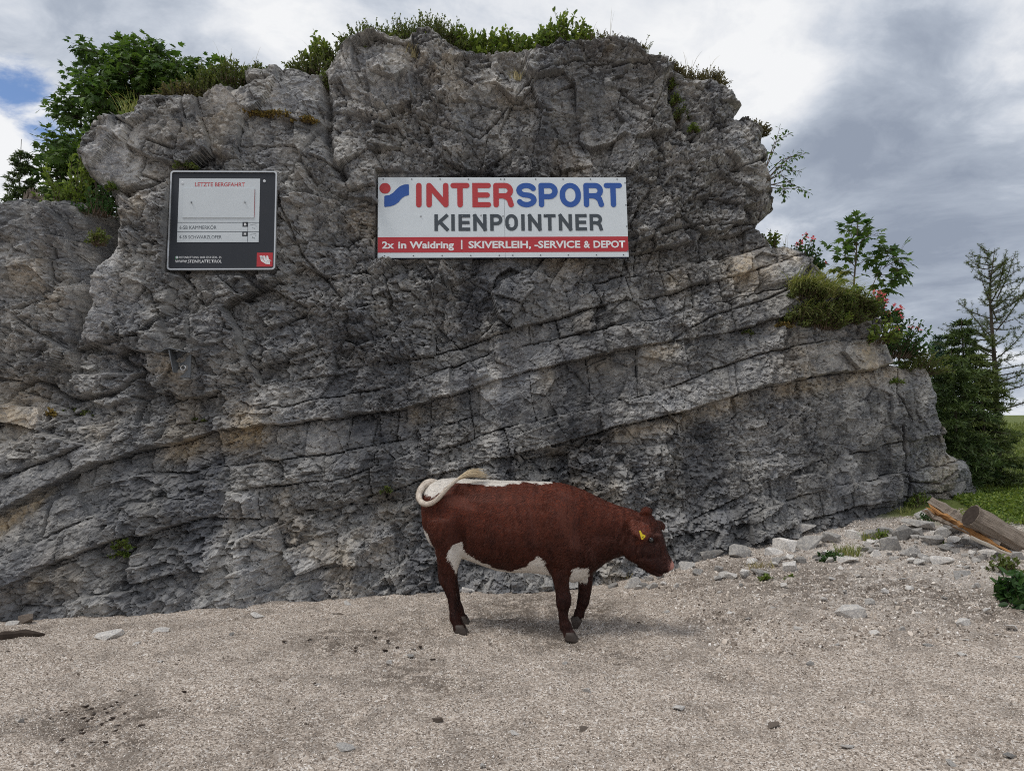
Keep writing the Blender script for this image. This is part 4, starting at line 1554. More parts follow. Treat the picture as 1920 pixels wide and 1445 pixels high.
cow_me.vertices.foreach_set('co', co.astype(np.float32).ravel())
jit1 = 5.0 * fbm(sx / 9.0, sz / 9.0, 900, 4, 0.65)
jit2 = 5.0 * fbm(sx / 9.0, sz / 9.0, 910, 4, 0.65)
sxj, szj = sx + jit1, sz + jit2
back_edge = np.interp(sxj, [785, 800, 815, 832, 850, 870, 900, 935, 960, 985, 1020, 1042, 1050], [920, 922, 927, 918, 905, 903, 906, 909, 906, 903, 905.5, 902, 880])
white = (szj < back_edge) & (sx < 1048)
belly_edge = np.interp(sxj, [842, 846, 852, 860, 864, 868, 876, 885, 902, 930, 960, 972, 990, 1000, 1006, 1010, 1020, 1030, 1034], [1040, 1022, 1016, 1014, 1012, 1022, 1030, 1036, 1047, 1058, 1064, 1058, 1049, 1040, 1034, 1034, 1046, 1076, 1100])
white |= (szj > belly_edge) & (sx > 842) & (sx < 1032) & (szj < 1082) & ~((sx < 868) & (szj > np.interp(sx, [842, 852, 860, 868], [1030, 1052, 1076, 1086])))
chest = inside_poly(sxj, szj, [(1062, 1100), (1068, 1062), (1073, 1056), (1100, 1058), (1104, 1076), (1112, 1083), (1106, 1100)])
white |= chest & (lat < 0.12) & (sz < 1096)
white |= inside_poly(sx + 0.3 * jit1, szj, [(796, 985), (805, 992), (815, 1020), (822, 1024), (824, 1060), (812, 1062), (800, 1020)]) & (sx < np.interp(sz, [985, 1024, 1060], [806, 824, 823]))
pink = np.exp(-(((sx - 1262) / 10) ** 2 + ((sz - 1060) / 12) ** 2)) * 1.7
pink = np.clip(pink, 0, 1) + 0.45 * np.exp(-(((sx - 1238) / 8) ** 2 + ((sz - 1079) / 4.5) ** 2))
dark = 0.28 * smooth01(sx, 1185, 1225) + smooth01(sz, 1040, 1140) * 0.6 + 0.5 * smooth01(sz, 965, 1050) + 0.35 * np.exp(-((sx - 1150) / 60) ** 2 - ((sz - 1035) / 40) ** 2) + 0.25 * np.exp(-((sx - 1120) / 40) ** 2 - ((sz - 932) / 10) ** 2)  # shade of the lower body painted into the coat, beside dark legs, face, neck
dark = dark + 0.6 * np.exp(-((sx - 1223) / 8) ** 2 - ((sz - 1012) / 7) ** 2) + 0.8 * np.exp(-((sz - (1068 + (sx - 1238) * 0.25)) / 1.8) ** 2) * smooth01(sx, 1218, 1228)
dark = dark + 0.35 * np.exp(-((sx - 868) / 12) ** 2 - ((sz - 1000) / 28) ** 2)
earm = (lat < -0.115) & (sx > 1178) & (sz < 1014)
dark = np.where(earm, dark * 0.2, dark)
pink = np.where(earm, pink + 0.10, pink)
w = white.astype(float)
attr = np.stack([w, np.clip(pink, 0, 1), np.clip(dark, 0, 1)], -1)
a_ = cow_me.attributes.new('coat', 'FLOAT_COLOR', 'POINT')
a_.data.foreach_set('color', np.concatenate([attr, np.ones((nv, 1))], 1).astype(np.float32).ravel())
cow_me.polygons.foreach_set('use_smooth', [True] * len(cow_me.polygons))
cow_base = Vector(((P(950, 1180, 6.44)[0]), 6.41, 0))
cow_me.transform(Matrix.Translation(-cow_base))
cow_me.materials.clear()
cow_me.update()

m, b = new_mat('cow_coat')
pos = b.n('ShaderNodeTexCoord').outputs['Object']
at = b.n('ShaderNodeAttribute', attribute_name='coat')
sp = b.n('ShaderNodeSeparateColor', i_0=at.outputs['Color'])
n1 = b.noise(pos, 5.0, 5, 0.6)
hairv = b.vmath('MULTIPLY', b.vmath('ADD', pos, b.vmath('MULTIPLY', b.noise(pos, 6, 3, out=1), (0.08, 0.08, 0.08))), (60, 60, 360))
n2 = b.noise(b.vmath('MULTIPLY', hairv, (1, 1, 0.35)), 3.0, 3, 0.6)
n3 = b.noise(b.vmath('MULTIPLY', b.vmath('ADD', pos, b.vmath('MULTIPLY', b.noise(pos, 4, 2, out=1), (0.12, 0.12, 0.12))), (52, 52, 11)), 1.0, 5, 0.7)
brown = b.mix(b.sstep(n1, 0.3, 0.7), (0.056, 0.0122, 0.0068), (0.100, 0.0240, 0.0120))
brown = b.mix(b.math('MULTIPLY', b.sstep(b.noise(b.vmath('MULTIPLY', pos, (3.0, 3.0, 1.2)), 2.4, 4, 0.6), 0.42, 0.66), 0.45), brown, (0.155, 0.043, 0.021))
brown = b.mix(b.math('MULTIPLY', n2, 0.5), brown, (0.112, 0.034, 0.020))
brown = b.mix(b.math('MULTIPLY', b.sstep(n3, 0.46, 0.30), 0.55), brown, (0.026, 0.0075, 0.0055))
brown = b.mix(b.math('MULTIPLY', b.sstep(n3, 0.56, 0.72), 0.45), brown, (0.145, 0.046, 0.027))
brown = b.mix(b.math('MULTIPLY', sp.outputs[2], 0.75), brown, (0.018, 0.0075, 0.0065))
wht = b.mix(b.sstep(n1, 0.35, 0.75), (0.82, 0.78, 0.72), (0.72, 0.66, 0.58))
wht = b.mix(b.math('MULTIPLY', n2, 0.25), wht, (0.50, 0.43, 0.36))
c = b.mix(b.sstep(b.math('ADD', sp.outputs[0], b.math('MULTIPLY', b.math('SUBTRACT', n2, 0.5), 0.5)), 0.35, 0.65), brown, wht)
c = b.mix(sp.outputs[1], c, (0.50, 0.225, 0.18))
p_ = principled(b, c, 0.40, bump=b.math('ADD', b.math('ADD', n2, b.math('MULTIPLY', n3, 1.2)), b.math('MULTIPLY', b.noise(pos, 14, 4), 2.2)), bdist=0.008, bstr=0.7, spec=0.22)
p_.inputs['Sheen Weight'].default_value = 0.04
p_.inputs['Sheen Roughness'].default_value = 0.5
M_COAT = m

cow = empty('cow', cow_base)
tag(cow, 'red brown cow with white back stripe, white belly and yellow ear tag standing on gravel', 'cow')
body_o = link('body', cow_me, cow, M_COAT)
# coat: short hairs lying along the body
npoly = len(cow_me.polygons)
pv = np.zeros(len(cow_me.loops), np.int32)
cow_me.loops.foreach_get('vertex_index', pv)
ls_ = np.zeros(npoly, np.int32)
cow_me.polygons.foreach_get('loop_start', ls_)
NH_ = 120000
pick = rng.integers(0, npoly, NH_)
i0_, i1_, i2_ = pv[ls_[pick]], pv[ls_[pick] + 1], pv[ls_[pick] + 2]
r1, r2 = rng.random(NH_), rng.random(NH_)
fl_ = r1 + r2 > 1
r1, r2 = np.where(fl_, 1 - r1, r1), np.where(fl_, 1 - r2, r2)
hp = co[i0_] + (co[i1_] - co[i0_]) * r1[:, None] + (co[i2_] - co[i0_]) * r2[:, None]
hn = nrm[i0_]
hsx, hsz, hat = sx[i0_], sz[i0_], attr[i0_]
flow = np.tile(-np.array(cow_dir), (NH_, 1)) * 0.7 + np.array((0, 0, -0.6))
legm = smooth01(hsz, 1050, 1085)[:, None]
headm = smooth01(hsx, 1165, 1195)[:, None]
flow = flow * (1 - legm) + np.array((0.1, 0, -1.0)) * legm
flow = flow * (1 - headm) + np.array((-0.45, 0, -0.6)) * headm
flow = flow + 0.45 * np.stack([fbm(hsx / 22, hsz / 22, 930, 2), 0 * hsx, fbm(hsx / 22, hsz / 22, 940, 2)], -1) + rng.normal(0, .22, (NH_, 3))
flow = flow - hn * (flow * hn).sum(1, keepdims=True)
flow = flow / (np.linalg.norm(flow, axis=1, keepdims=True) + 1e-9)
sdv = np.cross(hn, flow)
ln = rng.uniform(.014, .030, (NH_, 1))
wd = rng.uniform(.0009, .0020, (NH_, 1))
base_ = hp + hn * 0.0003
hv = np.stack([base_ - sdv * wd, base_ + sdv * wd, base_ + flow * ln + hn * rng.uniform(.001, .0045, (NH_, 1))], 1)
br0 = np.array((0.086, 0.0205, 0.0105))
lum = np.clip(rng.normal(1.0, .38, (NH_, 1)) * (1 + 0.7 * fbm(hsx / 6, hsz / 16, 950, 3)[:, None]), .25, 2.6)
lum = lum * (1.30 - 0.55 * smooth01(hsz, 930, 1010)[:, None])  # top light painted into the hair colour: brighter back, dimmer flanks
ear_h = (lat[i0_] < -0.115) & (hsx > 1178) & (hsz < 1014)
lum = np.where(ear_h[:, None], lum * 1.7, lum)
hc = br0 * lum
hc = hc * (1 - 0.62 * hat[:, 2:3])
wcol = np.array((0.80, 0.755, 0.69)) * np.clip(rng.normal(1, .14, (NH_, 1)), .5, 1.2)
hc = np.where(hat[:, 0:1] > 0.5, wcol, hc)
keep_ = (hat[:, 1] < 0.45) & ~((hsz > 1168))
hv, hc = hv[keep_], hc[keep_]
nk = len(hv)
fur_me = np_mesh('fur', hv.reshape(-1, 3) - np.array(cow_base), np.arange(nk * 3).reshape(-1, 3), attrs={'tint': np.repeat(hc, 3, 0)})
M_FUR, b = new_mat('fur')
atf = b.n('ShaderNodeAttribute', attribute_name='tint')
principled(b, atf.outputs['Color'], 0.5, spec=0.16)
fur_o = link('fur', fur_me, cow, M_FUR)
fur_o['kind'] = 'stuff'
# hooves: two claws each
M_HOOF = simple_mat('hoof', (0.060, 0.046, 0.038), 0.6, 0.35, 0, 0.5, 60)


def hoof(px, py, yo, tilt=0.0, zlift=None):
    h = MB()
    for s in (-1, 1):
        secs = []
        for (t, f, hx, hy) in ((0.0, 0.006, .034, .020), (0.35, 0.014, .046, .023), (0.75, 0.022, .056, .0245), (1.0, 0.026, .060, .0245)):
            c = Vector((f, 0, -0.078 * t)) + Vector((0, s * 0.0255, 0))
            secs.append((c, Vector((hx, 0, -0.010 * t)), Vector((0, hy, 0))))
        loft(h, secs, 12, 2.4)
    me_ = h.mesh('hoof', True)
    o = link('hoof', me_, cow, M_HOOF)
    y = cow_y(px) + yo
    q = PV(px, py, y)
    if zlift is None:
        q.z = float(gz(q.x, q.y)) + 0.072
    o.location = q - cow_base
    o.rotation_euler = (0, tilt, math.atan2(cow_dir.y, cow_dir.x))
    return o


hoof(861, 1176, -0.165)
hoof(1067, 1187, -0.160)
u_, v_ = pix(np.array(PV(861, 1176, cow_y(861) - 0.165) + cow_side * 0.33))
hoof(float(u_) * 0.35 + 861 * 0.65 - 2, float(v_), 0.165)
hoof(1087, 1157, 0.165, math.radians(62), 1)
# eyes, ear tag, nostril
M_EYE = simple_mat('eye', (0.006, 0.005, 0.005), 0.08, 0.9, 0, 0.0)


def ball(name, c, r, parent, mat, sq=(1, 1, 1)):
    bm_ = bmesh.new()
    bmesh.ops.create_uvsphere(bm_, u_segments=14, v_segments=10, radius=r)
    me_ = bpy.data.meshes.new(name)
    bm_.to_mesh(me_)
    bm_.free()
    me_.polygons.foreach_set('use_smooth', [True] * len(me_.polygons))
    o = link(name, me_, parent, mat)
    o.location = c
    o.scale = sq
    return o


def surf_near(px, py):
    """nearest-to-camera body vertex around a pixel"""
    vx, vy = pix(co)
    m_ = (np.hypot(vx - px, vy - py) < 3.5)
    q = co[m_]
    return Vector(q[np.argmin(q[:, 1])].tolist())


ball('eye', surf_near(1223, 1011) + Vector((0.0, 0.003, 0)) - cow_base, 0.023, cow, M_EYE)
q = surf_near(1224, 1012)
ball('eye', q + Vector((0.42, 0.91, 0)).normalized() * 0.19 - cow_base, 0.023, cow, M_EYE)
M_NOSTRIL = simple_mat('nostril', (0.06, 0.018, 0.016), 0.6, 0.3, 0, 0.0)
ball('nostril', surf_near(1257, 1060) + Vector((0, 0.004, 0)) - cow_base, 0.010, cow, M_NOSTRIL, (0.8, 0.7, 1.2))
M_TAG = simple_mat('tag_yellow', (0.80, 0.62, 0.02), 0.45, 0.5, 0, 0.05)
tq = surf_near(1201, 1000) + Vector((0, -0.012, 0)) - cow_base
mb = MB()
kk = 6.0 / FPX
prism(mb, [(a * kk, -c_ * kk) for a, c_ in ((-4.5, -7.5), (-2.0, -8), (1.5, -1.5), (6.5, 0.5), (7, 3), (2, 8.5), (-0.5, 8), (-2, 2))], -0.002, 0.002)
o = link('ear_tag', mb.mesh('ear_tag'), cow, M_TAG)
o.location = tq
mb = MB()
prism(mb, [(a * kk, -c_ * kk) for a, c_ in ((0.2, 3.2), (3.6, 2.0), (4.2, 3.0), (1.0, 5.4))], -0.0035, -0.0025)
link('tag_print', mb.mesh('tag_print'), o, simple_mat('tag_print', (0.25, 0.2, 0.02), 0.6, 0.3))
tme = tail_mb.mesh('tail', True)
tme.transform(Matrix.Translation(-cow_base))
sm_ = bpy.data.objects.new('tail', tme)
col.objects.link(sm_)
sm_.parent = cow
M_TAILS = simple_mat('tail_skin', (0.66, 0.58, 0.50), 0.7, 0.2, 0, 0.25, 30)
tme.materials.append(M_TAILS)
tv_, tf_, tc_ = [], [], []
for i in range(2600):
    f_ = random.random() * (len(tq_) - 1.01)
    k_ = int(f_)
    c0 = tq_[k_].lerp(tq_[k_ + 1], f_ - k_)
    tt = (tq_[k_ + 1] - tq_[k_]).normalized()
    o1 = tt.orthogonal().normalized()
    o2 = tt.cross(o1)
    an = random.uniform(0, 6.283)
    nn_ = o1 * math.cos(an) + o2 * math.sin(an)
    bs0 = c0 + nn_ * tr_[k_] * 0.97
    sd0 = tt.cross(nn_) * random.uniform(.001, .002)
    tv_ += [bs0 - sd0, bs0 + sd0, bs0 + tt * random.uniform(.02, .045) + nn_ * random.uniform(.001, .007)]
    tf_.append((3 * i, 3 * i + 1, 3 * i + 2))
    lw = random.gauss(1, .15)
    tc_ += [(0.74 * lw, 0.66 * lw, 0.56 * lw)] * 3
tf_me = np_mesh('tail_fur', np.array([tuple(v) for v in tv_]) - np.array(cow_base), np.array(tf_), attrs={'tint': np.array(tc_)})
o_tf = link('tail_fur', tf_me, sm_, M_FUR)
o_tf['kind'] = 'stuff'
# tail switch: long pale hairs blown forward over the back
M_HAIR = simple_mat('tail_hair', (0.66, 0.55, 0.38), 0.7, 0.2, 0, 0.3, 40)
mb = MB()
q0 = PV(858, 899, cow_y(850) - 0.21)
for i in range(260):
    a, r = random.uniform(0, 6.28), 0.018 * math.sqrt(random.random())
    st = q0 + Vector((0.3 * r * math.cos(a), r * math.sin(a), r * math.cos(a)))
    ln = random.uniform(0.6, 1.0)
    ex, ez = random.gauss(0, 5), random.gauss(0, 4.5)
    c1 = PV(873 + ex * .4, 886 + ez * .5, cow_y(850) - 0.20 + random.gauss(0, .015))
    c2 = PV(893 + ex * .8, 881 + ez * .9 + 2, cow_y(850) - 0.19 + random.gauss(0, .03))
    c3 = PV(915 + ex, 891 + ez + 2, cow_y(850) - 0.18 + random.gauss(0, .04))
    ps = []
    for t in (0, .2, .4, .6, .8, 1.0):
        t2 = t * ln
        ps.append(st * (1 - t2) ** 3 + c1 * 3 * t2 * (1 - t2) ** 2 + c2 * 3 * t2 * t2 * (1 - t2) + c3 * t2 ** 3 - cow_base)
    mb.tube(ps, [.0020, .0021, .0019, .0015, .0010, .0003], 4)
link('tail_switch', mb.mesh('tail_switch', True), cow, M_HAIR)

# ------------------------------------------------------------------ loose stones, boulders, logs
def stone_mesh(name, seed, flat=0.6, n=22, sub=True):
    r = random.Random(seed)
    bm_ = bmesh.new()
    for i in range(n):
        v = Vector((r.gauss(0, 1), r.gauss(0, 1), r.gauss(0, 1))).normalized() * r.uniform(0.80, 1.0)
        v = Vector((math.copysign(abs(v.x) ** 0.8, v.x), math.copysign(abs(v.y) ** 0.8, v.y) * 0.8, math.copysign(abs(v.z) ** 0.7, v.z) * flat))
        bm_.verts.new(v)
    res = bmesh.ops.convex_hull(bm_, input=bm_.verts)
    bmesh.ops.delete(bm_, geom=[g for g in res['geom_interior'] if isinstance(g, bmesh.types.BMVert)], context='VERTS')
    if sub:
        bmesh.ops.bevel(bm_, geom=list(bm_.edges), offset=0.018, segments=1, affect='EDGES', profile=0.5)
    me_ = bpy.data.meshes.new(name)
    bm_.to_mesh(me_)
    bm_.free()
    return me_


STONE_MESHES = [stone_mesh('stone', 100 + i, random.uniform(0.5, 0.85), random.randint(9, 15)) for i in range(14)]
FLAT_MESHES = [stone_mesh('stone', 300 + i, random.uniform(0.25, 0.4), random.randint(10, 15)) for i in range(6)]
for me_ in STONE_MESHES + FLAT_MESHES:
    me_.materials.append(M_STONE)
M_BROWNSTONE, _b = new_mat('brown_stone')
_p = _b.n('ShaderNodeTexCoord').outputs['Object']
principled(_b, _b.mix(_b.noise(_p, 6, 5), (0.13, 0.105, 0.085), (0.27, 0.22, 0.18)), 0.9, bump=_b.noise(_p, 20, 4), bdist=0.05, bstr=0.6)
_used = {}


def put_stone(name, px, py, rpx, label, cat, group=None, flat=False, mat='grey', sink=0.3, asp=1.0, seed=None):
    q = ground_pt(px, py)
    r = rpx * q.y / FPX
    src = (FLAT_MESHES if flat else STONE_MESHES)
    i = random.randrange(len(src)) if seed is None else seed % len(src)
    me_ = src[i]
    if mat != 'grey':
        key = (flat, i, mat)
        if key not in _used:
            c2 = me_.copy()
            c2.materials.clear()
            c2.materials.append(M_PALE if mat == 'pale' else M_BROWNSTONE)
            _used[key] = c2
        me_ = _used[key]
    o = link(name, me_)
    zh = r * (0.35 if flat else 0.6)
    o.location = (q.x, q.y, q.z + zh * (1 - 2 * sink))
    o.scale = (r * asp, r, r)
    o.rotation_euler = (random.uniform(-.25, .25), random.uniform(-.25, .25), random.uniform(-.6, .6) if asp != 1 else random.uniform(0, 6.28))
    tag(o, label, cat, group)
    return o


# boulders of the talus at the right foot of the cliff
BOULD = [(1387, 1040, 18), (1334, 1046, 17), (1453, 1040, 13), (1474, 1030, 20), (1523, 1026, 23), (1715, 1004, 14), (1691, 1007, 18), (1765, 1006, 15), (1815, 1020, 14), (1789, 1017, 12), (1747, 1018, 16), (1671, 1028, 20),
         (1708, 1040, 14), (1744, 1053, 11), (1765, 1056, 16), (1887, 1030, 12), (1736, 970, 16), (1482, 1067, 14), (1731, 1046, 8), (1725, 1056, 9), (1870, 1046, 9), (1660, 1002, 13), (1560, 1015, 15), (1600, 1008, 14), (1630, 1006, 12),
         (1250, 1072, 11), (1290, 1065, 13), (1310, 1075, 9), (1410, 1055, 9), (1500, 1052, 8), (1640, 1040, 9), (1775, 1030, 10), (1840, 1048, 9), (1905, 1048, 14), (1550, 1040, 9), (1215, 1088, 9), (1150, 1100, 8)]


def boulder_label(px, py, r):
    size = 'fist sized' if r < 9 else ('small' if r < 12 else ('medium sized' if r < 16 else 'large'))
    for lim, where in ((1260, 'at the rock foot under the neck of the cow'), (1345, 'at the rock foot just beyond the muzzle of the cow'), (1440, 'at the rock foot around the dark wedge shaped stone'), (1545, 'under the lowest rock layers'),
                       (1612, 'behind the flat pale slab and its grass tuft'), (1668, 'around the grass between boulders and rock'), (1722, 'in front of the broad flat slab'), (1772, 'left of the large pale boulder in the rubble'), (1835, 'in the rubble under the split log'), (2500, 'in the rubble around the thin plank')):
        if px < lim:
            return size + ' limestone boulder ' + where


for _ in range(70):
    _x = random.uniform(1630, 1915)
    BOULD.append((_x, np.interp(_x, [1630, 1750, 1915], [1010, 1012, 1040]) + random.uniform(-14, 46), random.uniform(3.5, 8)))
for _ in range(30):
    _x = random.uniform(1190, 1640)
    BOULD.append((_x, np.interp(_x, [1190, 1400, 1640], [1096, 1066, 1022]) + random.uniform(-8, 16), random.uniform(4.5, 9)))
for px, py, r in BOULD:
    put_stone('boulder', px, py, r * 1.3, boulder_label(px, py, r), 'boulder', 'boulders in the rubble at the cliff foot', asp=random.uniform(1.0, 1.3), sink=0.33, mat=random.choice(['grey', 'grey', 'pale']))
put_stone('boulder', 1723, 990, 31, 'broad flat grey slab lying above the rubble below the split log', 'boulder', flat=True, asp=1.2, sink=0.1)
put_stone('boulder', 1507, 1000, 27, 'long flat grey slab leaning on the lowest rock layers', 'boulder', flat=True, asp=1.3, sink=0.05)
put_stone('boulder', 1794, 1000, 26, 'large pale grey boulder in front of the split log', 'boulder', asp=1.2, sink=0.2, seed=3)
put_stone('boulder', 1850, 1024, 27, 'large squarish grey boulder with a thin plank lying across it', 'boulder', asp=1.1, sink=0.2, seed=5)
put_stone('boulder', 1791, 935, 26, 'big dark block behind the broken end of the split log', 'boulder', asp=1.4, sink=0.1, seed=7)
put_stone('boulder', 1784, 915, 18, 'small dark block resting on the big dark block behind the logs', 'boulder', asp=1.5, sink=-0.3, seed=8)
put_stone('boulder', 1858, 1040, 19, 'flat pale stone under the lower end of the thin plank', 'boulder', flat=True, mat='pale', asp=1.3)
put_stone('boulder', 1426, 1074, 19, 'dark flat wedge shaped stone beside light green plant at the cliff foot', 'boulder', flat=True, asp=1.1)
put_stone('boulder', 1584, 1052, 21, 'flat pale slab sunk in the scree beside grass', 'boulder', flat=True, mat='pale', asp=1.3, sink=0.4)
put_stone('boulder', 1803, 1078, 22, 'layered grey slab half buried in the pale scree', 'boulder', flat=True, asp=1.4, sink=0.45)
put_stone('boulder', 1187, 1099, 18, 'pale angular stone at the cliff foot behind the muzzle of the cow', 'boulder', asp=1.2, mat='pale', sink=0.25)
put_stone('boulder', 876, 1111, 13, 'pale stone at the cliff foot seen behind the hind leg of the cow', 'boulder', asp=1.2, mat='pale')
# single stones on the gravel
LOOSE = [('stone', 18, 1172, 14, 'white flat stone beside a brown stone at the left cliff foot', True, 'pale', 1.2), ('stone', 50, 1168, 16, 'brown grey stone next to the white flat stone at the cliff foot', False, 'brown', 1.2),
         ('stone', 205, 1194, 25, 'large white cracked stone with a bright top on the gravel', True, 'pale', 1.2), ('stone', 297, 1187, 16, 'pale grey stone sunk flush in the gravel near the large white stone', True, 'pale', 1.3),
         ('stone', 483, 1156, 12, 'white rounded stone on gravel under the information sign', False, 'pale', 1.2), ('stone', 640, 1153, 13, 'flat brown stone on gravel near the hind leg of the cow', True, 'brown', 1.4),
         ('stone', 653, 1133, 9, 'small white stone just behind the flat brown stone', False, 'pale', 1.1), ('stone', 820, 1353, 11, 'grey brown angular stone with a pale patch on the open gravel', False, 'brown', 1.1),
         ('stone', 1095, 1370, 14, 'smooth brown stone lying alone on the open gravel', True, 'brown', 1.3), ('stone', 648, 1404, 17, 'light grey flat stone at the near edge of the gravel', True, 'grey', 1.3),
         ('stone', 1274, 1328, 13, 'light grey stone lying alone on the sunny gravel', True, 'pale', 1.2), ('stone', 1449, 1361, 14, 'dusty brown stone half buried in the gravel', True, 'brown', 1.2),
         ('stone', 1595, 1154, 21, 'long pale boulder shaped like a loaf on the scree edge', False, 'pale', 1.5), ('stone', 1631, 1131, 10, 'small grey angular stone above the loaf shaped pale boulder', False, 'grey', 1.2),
         ('stone', 1805, 1171, 13, 'white rounded stone on the scree below the leafy plant', False, 'pale', 1.2), ('stone', 1900, 1178, 16, 'weathered pale stone cluster at the edge of the scree', True, 'pale', 1.4),
         ('stone', 1785, 1434, 13, 'blue grey stone standing up at the near gravel edge', False, 'grey', 0.9), ('stone', 1895, 1418, 12, 'dull grey flat stone at the near gravel edge', True, 'grey', 1.3), ('stone', 1589, 1400, 12, 'thin pale splinter of stone with a dark tip on gravel', True, 'pale', 1.7)]
for nm, px, py, r, lab, fl, mt, asp in LOOSE:
    put_stone(nm, px, py, r, lab, 'stone', None, fl, mt, 0.25, asp)
SMALL = [(730, 1242), (770, 1230), (1617, 1319), (1520, 1248), (1803, 1227), (1401, 1159), (1251, 1149), (1812, 1200), (1909, 1232), (110, 1232), (258, 1207), (370, 1314), (435, 1191), (595, 1283), (1100, 1296), (1370, 1150), (1420, 1120), (1545, 1125), (1680, 1130), (1720, 1150), (1770, 1120), (1850, 1145),
         (1560, 1085), (1610, 1080), (1650, 1070), (1690, 1085), (1830, 1100), (1470, 1100), (1350, 1110), (1740, 1210), (1640, 1190), (300, 1240), (905, 1436), (40, 1352), (965, 1375), (1060, 1245), (1495, 1180), (1570, 1210), (1690, 1180), (1870, 1190), (1450, 1140), (1390, 1098), (1660, 1110), (1705, 1105), (1585, 1110)]


def small_label(px, py):
    if px > 1330 and py < 1135:
        return 'small pale angular stone on the dirty scree below the boulders'
    if px > 1330 and py < 1215:
        return 'small pale angular stone on the scree edge around the loaf shaped boulder'
    if px > 1000:
        return 'small pale angular stone on the open gravel in front of the scree'
    if py < 1260:
        return 'small pale angular stone on the gravel between cow and left rock foot'
    return 'small pale angular stone on the trampled open gravel'


for px, py in SMALL:
    put_stone('small_stone', px, py, random.uniform(5, 9), small_label(px, py), 'stone', 'small stones scattered on the gravel', random.random() < 0.5, random.choice(['pale', 'pale', 'grey']), 0.25, random.uniform(1.0, 1.4))
DARKC = [(15, 1222), (345, 1297), (580, 1200), (612, 1196), (1800, 1170), (1198, 1168), (335, 1238), (590, 1282), (475, 1301), (255, 1303), (160, 1325), (222, 1360), (95, 1347), (172, 1348)]
M_DUNG = simple_mat('dark_crumb', (0.045, 0.033, 0.026), 0.9, 0.2, 0, 0.4, 40)
dm = STONE_MESHES[0].copy()
dm.materials.clear()
dm.materials.append(M_DUNG)
DARKC += [(random.gauss(185, 45), random.gauss(1350, 18)) for _ in range(26)] + [(random.gauss(700, 90), random.gauss(1205, 18)) for _ in range(12)]
for px, py in DARKC:
    q = ground_pt(px, py)
    o = link('dark_crumb', dm)
    r = random.uniform(2.5, 6.0) * q.y / FPX
    o.location = (q.x, q.y, q.z + r * .2)
    o.scale = (r * 1.3, r, r * .7)
    o.rotation_euler = (0, 0, random.uniform(0, 6))
    tag(o, 'dark brown crumb in the dark trampled hollow of the gravel' if (90 < px < 300 and py > 1290) else 'small dark brown crumb of dung or earth on the plain gravel', 'crumb', 'dark crumbs on the gravel')
# strip of dark bark on the left
mb = MB()
pts = [(-12, 1197), (8, 1194), (26, 1192), (48, 1190), (66, 1191), (84, 1190)]
ps = [ground_pt(a, c_) + Vector((0, 0, 0.006)) for a, c_ in pts]
mb.tube(ps, [.03, .045, .035, .045, .03, .008], 7)
ob = link('bark_strip', mb.mesh('bark_strip'), None, M_DUNG)
tag(ob, 'flat dark strip of wet bark on gravel by the white flat stone', 'bark')

# --- logs
def make_wood(name, c0, c1, crack=(0.05, 0.035, 0.03)):
    m_, b_ = new_mat(name)
    at_ = b_.n('ShaderNodeTexCoord').outputs['Object']
    st = b_.vmath('MULTIPLY', at_, (1.2, 22.0, 22.0))
    n1_ = b_.noise(st, 2.2, 6, 0.65)
    n2_ = b_.noise(b_.vmath('MULTIPLY', at_, (2.0, 70.0, 70.0)), 2.0, 4, 0.6)
    c_ = b_.mix(b_.sstep(n1_, 0.3, 0.7), c0, c1)
    c_ = b_.mix(b_.math('MULTIPLY', b_.sstep(n1_, 0.40, 0.30), 0.8), c_, crack)
    c_ = b_.mix(b_.math('MULTIPLY', n2_, 0.3), c_, c0)
    principled(b_, c_, 0.85, bump=b_.math('ADD', n1_, b_.math('MULTIPLY', n2_, 0.5)), bdist=0.03, bstr=0.8, spec=0.2)
    return m_


M_GREYWOOD = make_wood('grey_wood', (0.205, 0.165, 0.130), (0.36, 0.30, 0.245))
M_ORANGE = make_wood('split_wood', (0.36, 0.155, 0.045), (0.50, 0.29, 0.13), (0.10, 0.04, 0.02))
M_PALEWOOD = make_wood('pale_wood', (0.38, 0.33, 0.27), (0.55, 0.50, 0.43))


def along(o, a, c_):
    d = (c_ - a)
    o.location = a
    o.rotation_euler = d.to_track_quat('X', 'Z').to_euler()
    return d.length


def log_part(name, parent, L, prof, mat, taper=0.9, n=9, seed=0, jag=0.0, wobble=0.05):
    """prof: closed outline in (y, z); x runs along the log"""
    r = random.Random(seed)
    vs, fs = [], []
    m_ = len(prof)
    for i in range(n + 1):
        t = i / n
        s = 1 - (1 - taper) * t
        wob = (r.uniform(-.006, .006), r.uniform(-.006, .006))
        for k_, (y, z) in enumerate(prof):
            x = t * L
            if i in (0, n):
                x += (1 if i == n else -1) * jag * (h01(np.array(float(k_)), np.array(float(seed)), 9) - 0.3)
            rr = 1 + wobble * (math.sin(k_ * 2.4 + seed) * 0.6 + r.uniform(-.5, .5))
            vs.append((float(x), (y * rr) * s + wob[0], (z * rr) * s + wob[1]))
    for i in range(n):
        for k_ in range(m_):
            k2 = (k_ + 1) % m_
            fs.append((i * m_ + k_, (i + 1) * m_ + k_, (i + 1) * m_ + k2, i * m_ + k2))
    fs.append(tuple(range(m_)))
    fs.append(tuple(n * m_ + k_ for k_ in range(m_ - 1, -1, -1)))
    mb_ = MB()
    mb_.add(vs, fs)
    return link(name, mb_.mesh(name), parent, mat)


def disc(r, a0=0, a1=360, n=20):
    return [(r * math.cos(math.radians(a0 + (a1 - a0) * k_ / n)), r * math.sin(math.radians(a0 + (a1 - a0) * k_ / n))) for k_ in range(n if a1 - a0 >= 360 else n + 1)]


